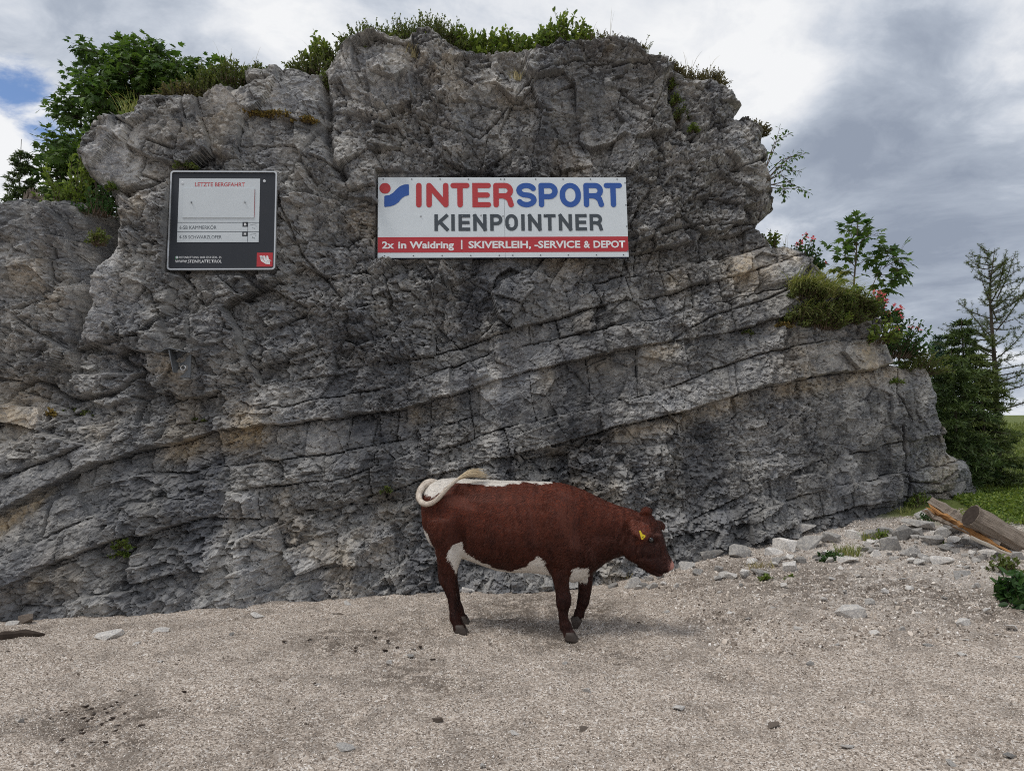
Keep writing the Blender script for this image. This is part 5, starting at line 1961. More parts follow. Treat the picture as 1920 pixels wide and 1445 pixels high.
g0 = ground_pt(1850, 1030)
YLG = g0.y
a_l, b_l = PV(1820, 966, YLG - 0.02), PV(1990, 1066, YLG - 0.02)
lg = empty('log')
tag(lg, 'thick weathered grey log lying on the rubble slope with a dark sawn end', 'log')
L = along(lg, a_l, b_l)
log_part('wood', lg, L, disc(0.118), M_GREYWOOD, 0.98, 18, 1, 0.0, 0.10)
mbd = MB()
mbd.tube([(-0.004, 0, 0), (-0.0005, 0, 0)], [0.112, 0.112], 20)
link('sawn_end', mbd.mesh('sawn_end'), lg, simple_mat('sawn_end', (0.055, 0.042, 0.035), 0.9, 0.2, 0, 0.7, 25))
a_s, b_s = PV(1756, 955, YLG + 0.25), PV(1880, 1028, YLG - 0.12)
sl_ = empty('split_log')
tag(sl_, 'split log with fresh orange heartwood beside the thick grey log', 'log')
L = along(sl_, a_s, b_s)
log_part('outer_wood', sl_, L * 0.8, [(-.08, .03), (-.06, .06), (-.03, .085), (.0, .10), (.04, .105), (.08, .08), (.095, .03), (.07, .005), (.02, .02), (-.02, .035)], M_GREYWOOD, 0.45, 16, 3, 0.16, 0.22)
log_part('heartwood', sl_, L, [(-.105, -.03), (-.09, .005), (-.085, .025), (-.04, .035), (-.01, .03), (.04, .01), (.07, -.01), (.07, -.05), (.0, -.06), (-.05, -.065)], M_ORANGE, 0.5, 18, 5, 0.26, 0.25)
log_part('heartwood', sl_, L * 0.62, [(-.115, -.065), (-.11, -.035), (-.08, -.05), (-.05, -.07), (.05, -.055), (.04, -.095), (-.03, -.10), (-.06, -.10)], M_GREYWOOD, 0.4, 16, 7, 0.18, 0.2)
pk = empty('plank')
tag(pk, 'thin splintered plank lying across the squarish grey boulder', 'plank')
L = along(pk, PV(1826, 1010, YLG - 0.20), PV(1925, 1056, YLG - 0.42))
log_part('wood', pk, L, [(-.045, -.012), (-.045, .014), (.04, .018), (.045, -.012)], M_PALEWOOD, 0.9, 8, 11, 0.06)

# --- gravel: loose grains over the compacted ground
NG = 150000
gx_ = rng.uniform(-5.2, 5.6, NG * 3)
gy_ = rng.uniform(2.9, 9.2, NG * 3)
u_, v_ = pix(np.stack([gx_, gy_, 0 * gx_], -1))
okm = (u_ > -60) & (u_ < 1980) & (gy_ < np.interp(gx_, BX, BY) + 0.15)
pr_ = np.clip(4.0 / gy_, 0.25, 1) ** 1.0
okm &= rng.random(NG * 3) < pr_
gx_, gy_ = gx_[okm][:NG], gy_[okm][:NG]
gzv = bilin(GZZ[np.searchsorted(ys, 2.8):np.searchsorted(ys, 10.5), np.searchsorted(xs, -6.5):np.searchsorted(xs, 7.1)], gx_, gy_, xs[np.searchsorted(xs, -6.5)], ys[np.searchsorted(ys, 2.8)], 0.032)
ng = len(gx_)
sc_ = 0.0030 + 0.0042 * rng.random(ng) ** 2.2
scr_ = (gx_ > 1.5) & (gy_ > 5.6)
sc_ = np.where(scr_ & (rng.random(ng) < 0.25), sc_ * 2.6, sc_)
sc_ = np.where(rng.random(ng) < 0.012, sc_ * 2.2, sc_)
gm = bpy.data.meshes.new('gravel')
gm.vertices.add(ng)
gm.vertices.foreach_set('co', np.stack([gx_, gy_, gzv + sc_ * 0.25], -1).astype(np.float32).ravel())
at_ = gm.attributes.new('scl', 'FLOAT', 'POINT')
at_.data.foreach_set('value', sc_.astype(np.float32))
at_ = gm.attributes.new('rot', 'FLOAT_VECTOR', 'POINT')
at_.data.foreach_set('vector', rng.uniform(0, 6.28, (ng, 3)).astype(np.float32).ravel())
at_ = gm.attributes.new('shade', 'FLOAT', 'POINT')
at_.data.foreach_set('value', rng.random(ng).astype(np.float32))
M_GRAIN, b = new_mat('gravel_grain')
at2 = b.n('ShaderNodeAttribute', attribute_name='shade', attribute_type='INSTANCER')
cgr = b.ramp(at2.outputs['Fac'], [(0.0, (0.14, 0.112, 0.090)), (0.22, (0.34, 0.285, 0.238)), (0.5, (0.53, 0.455, 0.385)), (0.8, (0.70, 0.615, 0.53)), (1.0, (0.86, 0.82, 0.77))])
principled(b, cgr, 0.9, spec=0.2)
gme = stone_mesh('grain', 77, 0.7, 9, False)
gme.materials.append(M_GRAIN)
grain_o = bpy.data.objects.new('gravel_grain', gme)          # only a source shape for the node tree
gravel = link('gravel', gm)
tag(gravel, 'fine beige and grey gravel grains covering the yard', 'gravel', None, 'stuff')
ngp = bpy.data.node_groups.new('scatter_gravel', 'GeometryNodeTree')
ngp.interface.new_socket('Geometry', in_out='INPUT', socket_type='NodeSocketGeometry')
ngp.interface.new_socket('Geometry', in_out='OUTPUT', socket_type='NodeSocketGeometry')
gi, go = ngp.nodes.new('NodeGroupInput'), ngp.nodes.new('NodeGroupOutput')
iop = ngp.nodes.new('GeometryNodeInstanceOnPoints')
oi = ngp.nodes.new('GeometryNodeObjectInfo')
oi.inputs[0].default_value = grain_o
na, nb = ngp.nodes.new('GeometryNodeInputNamedAttribute'), ngp.nodes.new('GeometryNodeInputNamedAttribute')
na.data_type, nb.data_type = 'FLOAT', 'FLOAT_VECTOR'
na.inputs[0].default_value, nb.inputs[0].default_value = 'scl', 'rot'
er = ngp.nodes.new('FunctionNodeEulerToRotation')
lk = ngp.links.new
lk(gi.outputs[0], iop.inputs['Points'])
lk(oi.outputs['Geometry'], iop.inputs['Instance'])
lk(na.outputs[0], iop.inputs['Scale'])
lk(nb.outputs[0], er.inputs[0])
lk(er.outputs[0], iop.inputs['Rotation'])
lk(iop.outputs[0], go.inputs[0])
gmod = gravel.modifiers.new('scatter', 'NODES')
gmod.node_group = ngp

# ------------------------------------------------------------------ plants
def leaf_mat(name, c0, c1, rough=0.55, transl=0.35):
    m_, b_ = new_mat(name)
    at_ = b_.n('ShaderNodeAttribute', attribute_name='tint')
    s_ = b_.n('ShaderNodeSeparateColor', i_0=at_.outputs['Color'])
    c_ = b_.mix(s_.outputs[0], c0, c1)
    f_ = b_.math('ADD', 0.90, b_.math('MULTIPLY', s_.outputs[1], 0.8))
    sc__ = b_.vmath('SCALE', c_)
    b_.put(sc__.node.inputs['Scale'], f_)
    p = b_.n('ShaderNodeBsdfPrincipled')
    b_.put(p.inputs['Base Color'], sc__)
    p.inputs['Roughness'].default_value = rough
    p.inputs['Specular IOR Level'].default_value = 0.35
    t = b_.n('ShaderNodeBsdfTranslucent')
    b_.put(t.inputs[0], b_.vmath('MULTIPLY', sc__, (1.3, 1.35, 0.7)))
    mx = b_.n('ShaderNodeMixShader')
    mx.inputs[0].default_value = transl
    b_.t.links.new(p.outputs[0], mx.inputs[1])
    b_.t.links.new(t.outputs[0], mx.inputs[2])
    b_.n('ShaderNodeOutputMaterial', i_0=mx.outputs[0])
    return m_


M_MAPLE = leaf_mat('maple_leaf', (0.030, 0.068, 0.018), (0.092, 0.150, 0.034))
M_HEATH = leaf_mat('heath_leaf', (0.052, 0.078, 0.022), (0.135, 0.155, 0.045))
M_HEATHB = leaf_mat('brown_heath_leaf', (0.070, 0.060, 0.032), (0.130, 0.115, 0.050))
M_ALP = leaf_mat('shrub_leaf', (0.060, 0.105, 0.022), (0.185, 0.230, 0.045))
M_WILLOW = leaf_mat('willow_leaf', (0.075, 0.120, 0.026), (0.160, 0.205, 0.045))
M_GRASSB = leaf_mat('grass_blade', (0.110, 0.150, 0.035), (0.300, 0.285, 0.110), 0.6, 0.3)
M_DRY = leaf_mat('dry_grass', (0.240, 0.200, 0.100), (0.380, 0.330, 0.190), 0.7, 0.2)
M_SPRUCE = leaf_mat('spruce_needle', (0.024, 0.050, 0.018), (0.085, 0.118, 0.032), 0.6, 0.2)
M_LARCH = leaf_mat('larch_needle', (0.050, 0.078, 0.028), (0.125, 0.150, 0.046), 0.6, 0.3)
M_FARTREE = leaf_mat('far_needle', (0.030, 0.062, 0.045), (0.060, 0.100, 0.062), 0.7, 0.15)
M_DARKLEAF = leaf_mat('dark_leaf', (0.018, 0.050, 0.016), (0.055, 0.110, 0.030))
M_MOSS = leaf_mat('moss', (0.10, 0.085, 0.02), (0.25, 0.165, 0.045), 0.9, 0.1)
M_PINK = leaf_mat('pink_flower', (0.55, 0.08, 0.12), (0.75, 0.20, 0.24), 0.6, 0.3)
M_BARK = simple_mat('bark', (0.085, 0.068, 0.055), 0.9, 0.2, 0, 0.4, 30)
M_TWIG = simple_mat('twig', (0.115, 0.085, 0.060), 0.9, 0.2, 0, 0.4, 30)

OVAL = (np.array([(0, 0, 0), (-.28, .35, .06), (0, .38, -.02), (.28, .35, .06), (-.22, .72, .02), (0, .72, -.06), (.22, .72, .02), (0, 1, -.12)], float),
        np.array([(0, 2, 1), (0, 3, 2), (1, 2, 5), (1, 5, 4), (2, 3, 6), (2, 6, 5), (4, 5, 7), (5, 6, 7)]))
MAPLE_T = (np.array([(0, 0, 0), (-.30, .08, -.03), (-.56, .30, -.08), (-.30, .36, .02), (-.42, .74, -.06), (-.13, .62, .0), (0, 1.0, -.10), (.13, .62, 0), (.42, .74, -.06), (.30, .36, .02), (.56, .30, -.08), (.30, .08, -.03), (0, .35, -.03)], float),
           np.array([(12, i, (i + 1) if i < 11 else 0) for i in range(0, 12)]))
NEEDLE = (np.array([(-.045, 0, 0), (.045, 0, 0), (0, 1, -.05)], float), np.array([(0, 1, 2)]))
TUFT = (np.array([(-.06, 0, 0), (.06, 0, 0), (0, 1, 0), (0, 0, -.06), (0, 0, .06), (.55, .75, .0), (-.06, 0, 0), (.06, 0, 0), (-.55, .75, .1), (0, .1, -.06), (0, .1, .06), (0, .7, .6), (0, .1, -.06), (0, .1, .06), (.1, .7, -.6)], float),
        np.array([(0, 1, 2), (3, 4, 5), (6, 7, 8), (9, 10, 11), (12, 13, 14)]))


def unit(v):
    return v / (np.linalg.norm(v, axis=-1, keepdims=True) + 1e-9)


class Leaves:
    def __init__(self):
        self.p, self.d, self.n, self.s, self.t = [], [], [], [], []

    def add(self, p, d, n, s, tint=None):
        self.p.append(tuple(p))
        self.d.append(tuple(d))
        self.n.append(tuple(n))
        self.s.append(s)
        self.t.append(tint if tint is not None else (random.random(), random.random(), 0))

    def mesh(self, name, tmpl, origin=(0, 0, 0), flip=True):
        T, F = tmpl
        p, d, n = np.array(self.p), unit(np.array(self.d)), np.array(self.n)
        sd_ = unit(np.cross(d, n))
        nn = np.cross(sd_, d)
        s = np.array(self.s)[:, None, None]
        v = p[:, None, :] + s * (T[None, :, 0:1] * sd_[:, None, :] + T[None, :, 1:2] * d[:, None, :] + T[None, :, 2:3] * nn[:, None, :])
        k_ = len(T)
        f = (F[None] + (np.arange(len(p)) * k_)[:, None, None]).reshape(-1, F.shape[1])
        tint = np.repeat(np.array(self.t)[:, None, :], k_, 1).reshape(-1, 3)
        return np_mesh(name, v.reshape(-1, 3) - np.array(origin), f, attrs={'tint': tint})


def rnd_dir(up=0.0):
    v = Vector((random.gauss(0, 1), random.gauss(0, 1), random.gauss(0, 1) + up))
    return v.normalized()


def bez(a, c_, e, t):
    return a * (1 - t) ** 2 + c_ * 2 * t * (1 - t) + e * t * t


def shrub(name, label, base, h, w, n, leaf, mat, cat='shrub', group=None, tmpl=OVAL, per=14, dep=None, lean=(0, 0), stiff=0.5, start=0.15, stem_r=0.004, twigs=True, flowers=0, droop=0.0):
    """stems that rise from a patch of ground, leaves along their length"""
    base = Vector(base)
    root = empty(name, base)
    tag(root, label, cat, group)
    st, lv, fl = MB(), Leaves(), Leaves()
    dep = w * 0.6 if dep is None else dep
    for i in range(n):
        ax, ay = random.uniform(-.5, .5), random.uniform(-.5, .5)
        edge = max(0.25, 1 - (2 * abs(ax)) ** 2.2)
        a = Vector((ax * w * 0.75, ay * dep, -0.03))
        hh = h * edge * random.uniform(0.55, 1.0)
        e = a + Vector((ax * w * 0.35 + random.gauss(0, .12) * h + lean[0] * h, random.gauss(0, .15) * h + lean[1] * h - 0.1 * h, hh))
        c_ = a.lerp(e, 0.5) + Vector((random.gauss(0, .08) * h, random.gauss(0, .08) * h, 0.12 * hh))
        e.z -= droop * hh
        if twigs:
            st.tube([bez(a, c_, e, t) for t in (0, .35, .7, 1.0)], [stem_r, stem_r * .8, stem_r * .55, stem_r * .3], 4, cap=False)
        bt = random.random()
        for k_ in range(per):
            t = start + (1 - start) * (k_ + random.random()) / per
            p = bez(a, c_, e, t)
            tn = (bez(a, c_, e, min(t + .05, 1.05)) - p).normalized()
            d = (tn * stiff + rnd_dir(0.15) * (1 - stiff * 0.5)).normalized()
            lv.add(p, d, rnd_dir(1.2), leaf * random.uniform(.65, 1.15), (min(1, max(0, bt * .6 + random.random() * .5 - .05)), random.random(), 0))
        if flowers and random.random() < flowers:
            for q in range(9):
                fl.add(e + rnd_dir(0.6) * 0.022, rnd_dir(1.0), rnd_dir(0.5), 0.036)
    if twigs:
        link('stems', st.mesh('stems'), root, M_TWIG)
    link('foliage', lv.mesh('foliage', tmpl), root, mat)
    if fl.p:
        link('blossom', fl.mesh('blossom', OVAL), root, M_PINK)
    return root


def grass(name, label, base, h, w, n, mat, group=None, lean=(0, 0), droop=0.5, width=0.006, dep=None, cat='grass'):
    root = Vector(base)
    dep = w * .6 if dep is None else dep
    V_, F_, T_ = [], [], []
    for i in range(n):
        a = Vector((random.uniform(-.5, .5) * w, random.uniform(-.5, .5) * dep, -0.02))
        hh = h * random.uniform(.5, 1.0)
        dr = Vector((random.gauss(0, .35) + lean[0], random.gauss(0, .35) + lean[1], 0))
        c_ = a + dr * hh * 0.35 + Vector((0, 0, hh * 0.8))
        e = a + dr * hh * (0.8 + droop * .6) + Vector((0, 0, hh * (1.0 - droop * random.uniform(0.2, 1.1))))
        sdv = Vector((random.gauss(0, 1), random.gauss(0, .4), 0)).normalized() * width * random.uniform(.6, 1.2)
        tn = (random.random(), random.random(), 0)
        k0 = len(V_)
        for j, t in enumerate((0, .3, .6, .85, 1.0)):
            p = bez(a, c_, e, t)
            q = (1 - t) ** .6 if t < 1 else 0.05
            V_ += [p - sdv * q, p + sdv * q]
            T_ += [tn, tn]
        for j in range(4):
            F_.append((k0 + 2 * j, k0 + 2 * j + 1, k0 + 2 * j + 3, k0 + 2 * j + 2))
    me_ = np_mesh(name, np.array([tuple(v) for v in V_]), np.array(F_), attrs={'tint': np.array(T_)})
    o = link(name, me_, None, mat)
    o.location = root
    tag(o, label, cat, group)
    return o


def rim(px, py, back=0.25):
    """a place on the cliff top behind the rim"""
    q = face(px, py)
    return PV(px, py, float(q[1]) + 0.30 + back)


def m_of(px, y=8.9):
    return px * y / FPX


# --- cliff-top growth, each bush a thing of its own
HG = 'heath cushions along the cliff top'
for (px, py, h, w, lab) in [
        (345, 186, 26, 70, 'dry brownish heath cushion on the ledge above the information sign'),
        (385, 176, 34, 80, 'heath cushion with yellow grass under the crown of the maple'),
        (440, 156, 32, 100, 'dark green heath cushion with tall grass stalks on the cliff top'),
        (485, 146, 22, 60, 'low dark heath cushion at the end of the pale summit block'),
        (590, 136, 34, 84, 'green heath cushion beneath the small upright leafy shrub'),
        (650, 108, 30, 80, 'heath cushion creeping up the left shoulder of the summit'),
        (700, 88, 36, 100, 'dense heath cushion over the rounded summit boulder'),
        (755, 90, 44, 90, 'tall dark heath cushion in the dip of the summit'),
        (805, 76, 40, 90, 'highest heath cushion on the summit with thin stalks'),
        (840, 100, 50, 70, 'dark bushy heath cushion between summit block and bright shrubs')]:
    shrub('heath_cushion', lab, rim(px, py + 4, 0.06), m_of(h * 1.3), m_of(w * 1.1), int(110 + w * 1.3), 0.034, M_HEATH if py != 186 else M_HEATHB, 'heath', HG, per=15, stiff=0.75, start=0.05, stem_r=.0025)
for (px, py, h, w, lab) in [(1125, 94, 28, 90, 'brownish heath cushion right of the tallest summit shrub'), (1175, 94, 24, 60, 'thin brown heath cushion at the right summit corner'), (1245, 134, 26, 60, 'dark heath cushion above the mossy crevice'), (1285, 158, 34, 70, 'peaty heath cushion above the crevice on the right shoulder'), (1328, 160, 34, 64, 'bushy grey brown heath cushion at the right shoulder edge'), (1410, 246, 22, 60, 'dark dry turf cushion hanging at the right rock edge')]:
    shrub('heath_cushion', lab, rim(px, py + 4, 0.04), m_of(h * 1.2), m_of(w * 1.1), int(100 + w * 1.3), 0.030, M_HEATHB, 'heath', HG, per=13, stiff=0.8, start=0.05, stem_r=.0025)
AG = 'leafy alpine shrubs along the cliff top'
for (px, py, h, w, n, lab) in [
        (600, 112, 48, 40, 16, 'small upright leafy shrub above the green heath on the left shoulder'),
        (872, 112, 62, 60, 40, 'bright green leafy shrub next to the summit block'),
        (912, 116, 60, 70, 50, 'bright green leafy shrub in the middle of the summit dip'),
        (955, 112, 58, 70, 46, 'broad green leafy shrub with a leaning bare twig'),
        (985, 108, 40, 44, 26, 'low dark green shrub at the end of the summit dip'),
        (1022, 100, 50, 60, 36, 'leafy shrub at the left foot of the tallest summit shrub'),
        (1058, 96, 84, 50, 30, 'tallest leafy summit shrub with one shoot rising high'),
        (1096, 94, 54, 56, 30, 'grey green leafy shrub right of the tallest summit shrub')]:
    shrub('alpine_shrub', lab, rim(px, py + 2, 0.08), m_of(h * 1.12), m_of(w * 1.1), int(n * 1.5), 0.066, M_ALP, 'shrub', AG, per=15, stiff=0.6)
for (px, py, h, w, n, lab) in [(1198, 104, 44, 50, 16, 'sparse grey twiggy bush at the right summit corner'), (1232, 122, 34, 40, 12, 'small sparse twiggy bush leaning off the right shoulder')]:
    shrub('twiggy_bush', lab, rim(px, py + 4), m_of(h), m_of(w), n, 0.026, M_HEATH, 'bush', 'twiggy bushes on the cliff top', per=16, stiff=0.5, lean=(0.2, 0))
# grass and stalks
for (px, py, h, w, n, lab) in [(252, 230, 64, 40, 120, 'tall bleached grass tuft on the pale left pinnacle'), (445, 150, 74, 70, 16, 'few tall thin grass stalks against the sky by the maple'), (780, 66, 46, 70, 12, 'few thin grass stalks on the highest summit heath'), (870, 84, 44, 60, 10, 'thin grass stalks above the bright green shrubs'),
                               (1115, 90, 62, 60, 18, 'tall thin grass stalks right of the tallest summit shrub'), (1300, 150, 60, 80, 14, 'long bent grass stalks on the right shoulder'), (770, 108, 34, 24, 60, 'dry yellow grass in the summit crack'), (965, 150, 26, 26, 50, 'dry grass tuft under the summit dip'), (395, 214, 34, 30, 70, 'yellowish grass tuft in the notch above the information sign'), (600, 120, 60, 60, 10, 'thin bent stalks above the left shoulder')]:
    grass('grass_tuft', lab, rim(px, py, 0.05) if 'crack' not in lab and 'under' not in lab else on_rock(px, py, -0.03), m_of(h), m_of(w), n, M_DRY if n < 70 else M_GRASSB, 'grass tufts on the cliff', droop=0.25, width=0.0035 if n < 20 else 0.005)
# moss cushion line and crevice growth on the face
for (px, py, h, w, n, mt, lab) in [(470, 212, 10, 50, 80, M_MOSS, 'rusty orange moss strip on the ledge below the summit block'), (520, 214, 10, 60, 80, M_MOSS, 'rusty orange moss along the middle of the upper ledge'), (570, 226, 12, 50, 80, M_MOSS, 'green and rusty moss where the upper ledge drops'),
                                   (1262, 165, 26, 18, 60, M_ALP, 'light green moss at the top of the right crevice'), (1266, 195, 26, 20, 60, M_ALP, 'light green ferny growth in the middle of the right crevice'), (1275, 225, 34, 28, 80, M_HEATH, 'hanging dark green tuft at the lower end of the right crevice'),
                                   (1298, 245, 20, 24, 40, M_ALP, 'small green plant under the right crevice tuft'), (614, 170, 40, 22, 50, M_HEATH, 'dark weeds growing in the cleft of the left shoulder'), (612, 150, 22, 34, 40, M_WILLOW, 'yellow green weed at the top of the left shoulder cleft'), (350, 312, 14, 40, 40, M_HEATH, 'thin moss patch on the rock above the information sign'),
                                   (150, 778, 22, 50, 40, M_HEATH, 'sparse weeds in the layered rock below the left overhang'), (100, 775, 14, 20, 20, M_MOSS, 'rusty weed under the left overhang'), (232, 1022, 20, 26, 40, M_ALP, 'small green leafy plant in a hole low on the left rock'), (226, 1036, 8, 30, 30, M_ALP, 'moss pad beneath the small leafy plant low on the rock'),
                                   (725, 918, 12, 18, 20, M_HEATH, 'tiny weed in the lowest bedding joint behind the tail'), (370, 785, 8, 30, 16, M_HEATH, 'tiny weed in the middle bedding joint'), (1400, 622, 10, 20, 16, M_HEATH, 'tiny weed on the ledge left of the long grass'), (1465, 610, 12, 40, 30, M_MOSS, 'brown moss on the ledge left of the long grass'), (1680, 715, 12, 30, 30, M_ALP, 'low green weed on the ledge near the right end of the rock')]:
    shrub('rock_plant', lab, on_rock(px, py, 0.0), m_of(h, 8.2), m_of(w, 8.2), n, 0.030, mt, 'plant', 'small plants growing on the rock face', per=8, stiff=0.4, dep=0.08, stem_r=.002, lean=(0, -0.3))
# gully on the left
shrub('gully_bush', 'dark green bush filling the gully left of the buttress', PV(186, 400, 7.9), m_of(60, 7.9), m_of(60, 7.9), 70, 0.040, M_DARKLEAF, 'bush', per=12)
shrub('gully_bush', 'dark weeds trailing down the narrow gully below the bush', PV(186, 455, 7.55), m_of(50, 7.6), m_of(30, 7.6), 50, 0.034, M_HEATH, 'bush', per=10, droop=0.4)
shrub('willow_shrub', 'light yellow green willow shrub with upright shoots beside the pale pinnacle', PV(146, 392, 8.1), m_of(135, 8.1), m_of(60, 8.1), 20, 0.062, M_WILLOW, 'shrub', per=26, stiff=0.75)
shrub('low_bush', 'fresh green low bush between stump and willow shrub', PV(118, 384, 8.0), m_of(46, 8), m_of(70, 8), 40, 0.055, M_WILLOW, 'bush', per=12)
shrub('yellow_weed', 'bright yellow green weed on the tip of the pale pinnacle', rim(236, 230, 0), m_of(22), m_of(22), 10, 0.07, M_WILLOW, 'weed', per=8)
shrub('yellow_weed', 'bright yellow green weed in the crack right of the gully', on_rock(208, 352, 0.03), m_of(16, 7.6), m_of(22, 7.6), 12, 0.05, M_WILLOW, 'weed', per=8)

# --- growth on the right shoulder
shrub('rhododendron', 'dark rhododendron with a few pink flowers on the ledge beside pale blocks', rim(1500, 505, 0.0), m_of(62), m_of(90), 90, 0.050, M_DARKLEAF, 'shrub', per=14, flowers=0.05)
shrub('rhododendron', 'rhododendron with pink flower clusters under the maple sapling', rim(1625, 605, 0.0), m_of(62), m_of(110), 110, 0.050, M_DARKLEAF, 'shrub', per=14, flowers=0.40)
shrub('rhododendron', 'rhododendron hanging over the rock below the flowering one', rim(1672, 668, 0.0), m_of(80), m_of(90), 120, 0.048, M_DARKLEAF, 'shrub', per=14, flowers=0.03, lean=(0.2, -0.2))
shrub('rhododendron', 'olive green bush on the last ledge before the spruce', rim(1712, 700, 0.1), m_of(64), m_of(80), 90, 0.044, M_HEATH, 'shrub', per=14, lean=(0.2, -0.2))
shrub('alpine_shrub', 'small leafy shrub tucked under the right overhang', rim(1446, 466, 0.05), m_of(44), m_of(40), 22, 0.05, M_ALP, 'shrub', per=12)
for (px, py, h, w, lab) in [(1498, 606, 56, 70, 'olive heath at the lower left of the grassy ledge'), (1535, 614, 60, 80, 'olive heath under the long hanging grass'), (1575, 606, 60, 80, 'olive heath right of the long hanging grass'), (1610, 594, 56, 70, 'olive heath below the flowering rhododendron'),
                        (1505, 560, 50, 70, 'green heath behind the long hanging grass next to the pale blocks'), (1545, 572, 54, 80, 'brown green heath in the middle of the grassy ledge'), (1590, 580, 50, 70, 'brown green heath beside the flowering rhododendron'), (1520, 588, 46, 70, 'yellowish heath in the hollow of the grassy ledge'), (1562, 594, 46, 70, 'low heath at the middle lip of the grassy ledge')]:
    shrub('heath_cushion', lab, on_rock(px, py, -0.04), m_of(h * .8), m_of(w), 130, 0.034, M_HEATH, 'heath', 'heath cushions on the grassy ledge', per=12, lean=(0, -0.5), dep=.14)
for (px, py, h, w, n, lx, lab) in [(1505, 548, 66, 50, 220, .0, 'long green grass hanging over the ledge beside the pale blocks'), (1535, 556, 72, 60, 240, .25, 'long yellowish grass arching over the olive heath'), (1572, 572, 66, 70, 200, .35, 'thin arching grass left of the flowering rhododendron'), (1525, 596, 50, 60, 140, .1, 'short drooping grass at the lip of the grassy ledge')]:
    grass('grass_tuft', lab, on_rock(px, py, 0.03), m_of(h), m_of(w), n, M_GRASSB, 'grass tufts on the cliff', lean=(lx, -0.5), droop=1.0, dep=.1)
for (px, py, h, w, n, mt, lab) in [(1600, 575, 44, 60, 30, M_ALP, 'fresh green leafy shrub on the ledge beside the pink flowers'), (1560, 610, 34, 60, 26, M_ALP, 'fresh green leafy shrub trailing over the lip of the grassy ledge'), (1645, 640, 50, 60, 36, M_ALP, 'fresh green leafy shrub below the flowering rhododendron')]:
    shrub('alpine_shrub', lab, on_rock(px, py, 0.02), m_of(h), m_of(w), n, 0.05, mt, 'shrub', 'leafy shrubs on the grassy ledge', per=12, lean=(0.1, -0.5), dep=.1)
grass('grass_tuft', 'few thin stalks above the small leafy shrub under the overhang', rim(1455, 462, 0.1), m_of(40), m_of(50), 14, M_DRY, 'grass tufts on the cliff', width=.003, droop=.3)


def woody(name, label, base, branches, leaf, mat, cat, tmpl, per, leaf_spread=0.05, r0=0.02, group=None):
    """a small tree given by its limbs (lists of world points); leaves on the outer part of each limb"""
    base = Vector(base)
    root = empty(name, base)
    tag(root, label, cat, group)
    st, lv = MB(), Leaves()
    for pts, r in branches:
        pts = [Vector(p) - base for p in pts]
        n_ = len(pts)
        st.tube(pts, [r * (1 - 0.75 * i / (n_ - 1)) for i in range(n_)], 6)
        for k_ in range(per):
            t = 0.30 + 0.70 * (k_ + random.random()) / per
            f = t * (n_ - 1)
            i = min(int(f), n_ - 2)
            p = pts[i].lerp(pts[i + 1], f - i)
            tn = (pts[i + 1] - pts[i]).normalized()
            d = (tn * 0.5 + rnd_dir(-0.1)).normalized()
            p2 = p + d * leaf_spread * random.uniform(.4, 1.3)
            st.tube([p, p2], [0.0022, 0.0012], 3, cap=False)
            lv.add(p2, Vector((d.x, d.y, d.z - 0.35)), Vector((random.gauss(0, .35), random.gauss(-.35, .35), 1)), leaf * random.uniform(.6, 1.1))
    link('trunk', st.mesh('trunk'), root, M_TWIG)
    link('crown', lv.mesh('crown', tmpl), root, mat)
    return root


bs_ = rim(1598, 585, 0.45)
yb_ = bs_.y
B_ = lambda px, py, dy=0: PV(px, py, yb_ + dy)
br_ = [([bs_, B_(1602, 520), B_(1606, 470), B_(1608, 420)], .016)]
for (x0, y0, x1, y1, dy) in ((1604, 500, 1560, 470, -.1), (1604, 500, 1650, 480, .1), (1606, 465, 1585, 425, .1), (1607, 460, 1640, 440, -.1), (1607, 440, 1610, 415, 0), (1603, 520, 1570, 510, .15), (1606, 480, 1590, 455, .0), (1607, 450, 1625, 425, .1), (1603, 530, 1580, 545, -.1)):
    br_.append(([B_(x0, y0), B_((x0 + x1) / 2, (y0 + y1) / 2 - 6, dy / 2), B_(x1, y1, dy)], .006))
for (x0, y0, x1, y1, dy) in ((1625, 560, 1672, 465, 0), (1655, 505, 1690, 470, .1), (1660, 500, 1695, 490, -.1), (1650, 515, 1675, 525, .0), (1645, 525, 1665, 545, .1), (1665, 480, 1655, 462, .1), (1670, 500, 1690, 515, -.1)):
    br_.append(([B_(x0, y0), B_((x0 + x1) / 2, (y0 + y1) / 2 - 5, dy / 2), B_(x1, y1, dy)], .006))
woody('maple_sapling', 'young maple sapling with large lobed leaves above the pink flowers', bs_, br_, 0.145, M_MAPLE, 'tree', MAPLE_T, 15, 0.10)
# leafy branches reaching out from behind the right edge
bs_ = PV(1425, 350, 9.4)
E_ = lambda px, py, dy=0: PV(px, py, 9.35 + dy)
br_ = []
for ps, in (([(1425, 340), (1448, 290), (1462, 240)],), ([(1430, 330), (1452, 268), (1482, 250)],), ([(1425, 340), (1465, 300), (1495, 292)],), ([(1430, 345), (1470, 318), (1502, 322)],), ([(1430, 350), (1475, 340), (1518, 362)],), ([(1435, 350), (1465, 355), (1500, 352)],), ([(1445, 330), (1480, 295), (1510, 288)],), ([(1440, 345), (1470, 350), (1470, 372)],), ([(1435, 340), (1465, 328), (1485, 345)],), ([(1435, 340), (1460, 312), (1480, 310)],)):
    br_.append(([E_(a, c_, random.uniform(-.1, .1)) for a, c_ in ps], .008))
woody('side_shrub', 'leafy branches reaching out into the sky from the right rock edge', bs_, br_, 0.060, M_MAPLE, 'shrub', OVAL, 26, 0.04)

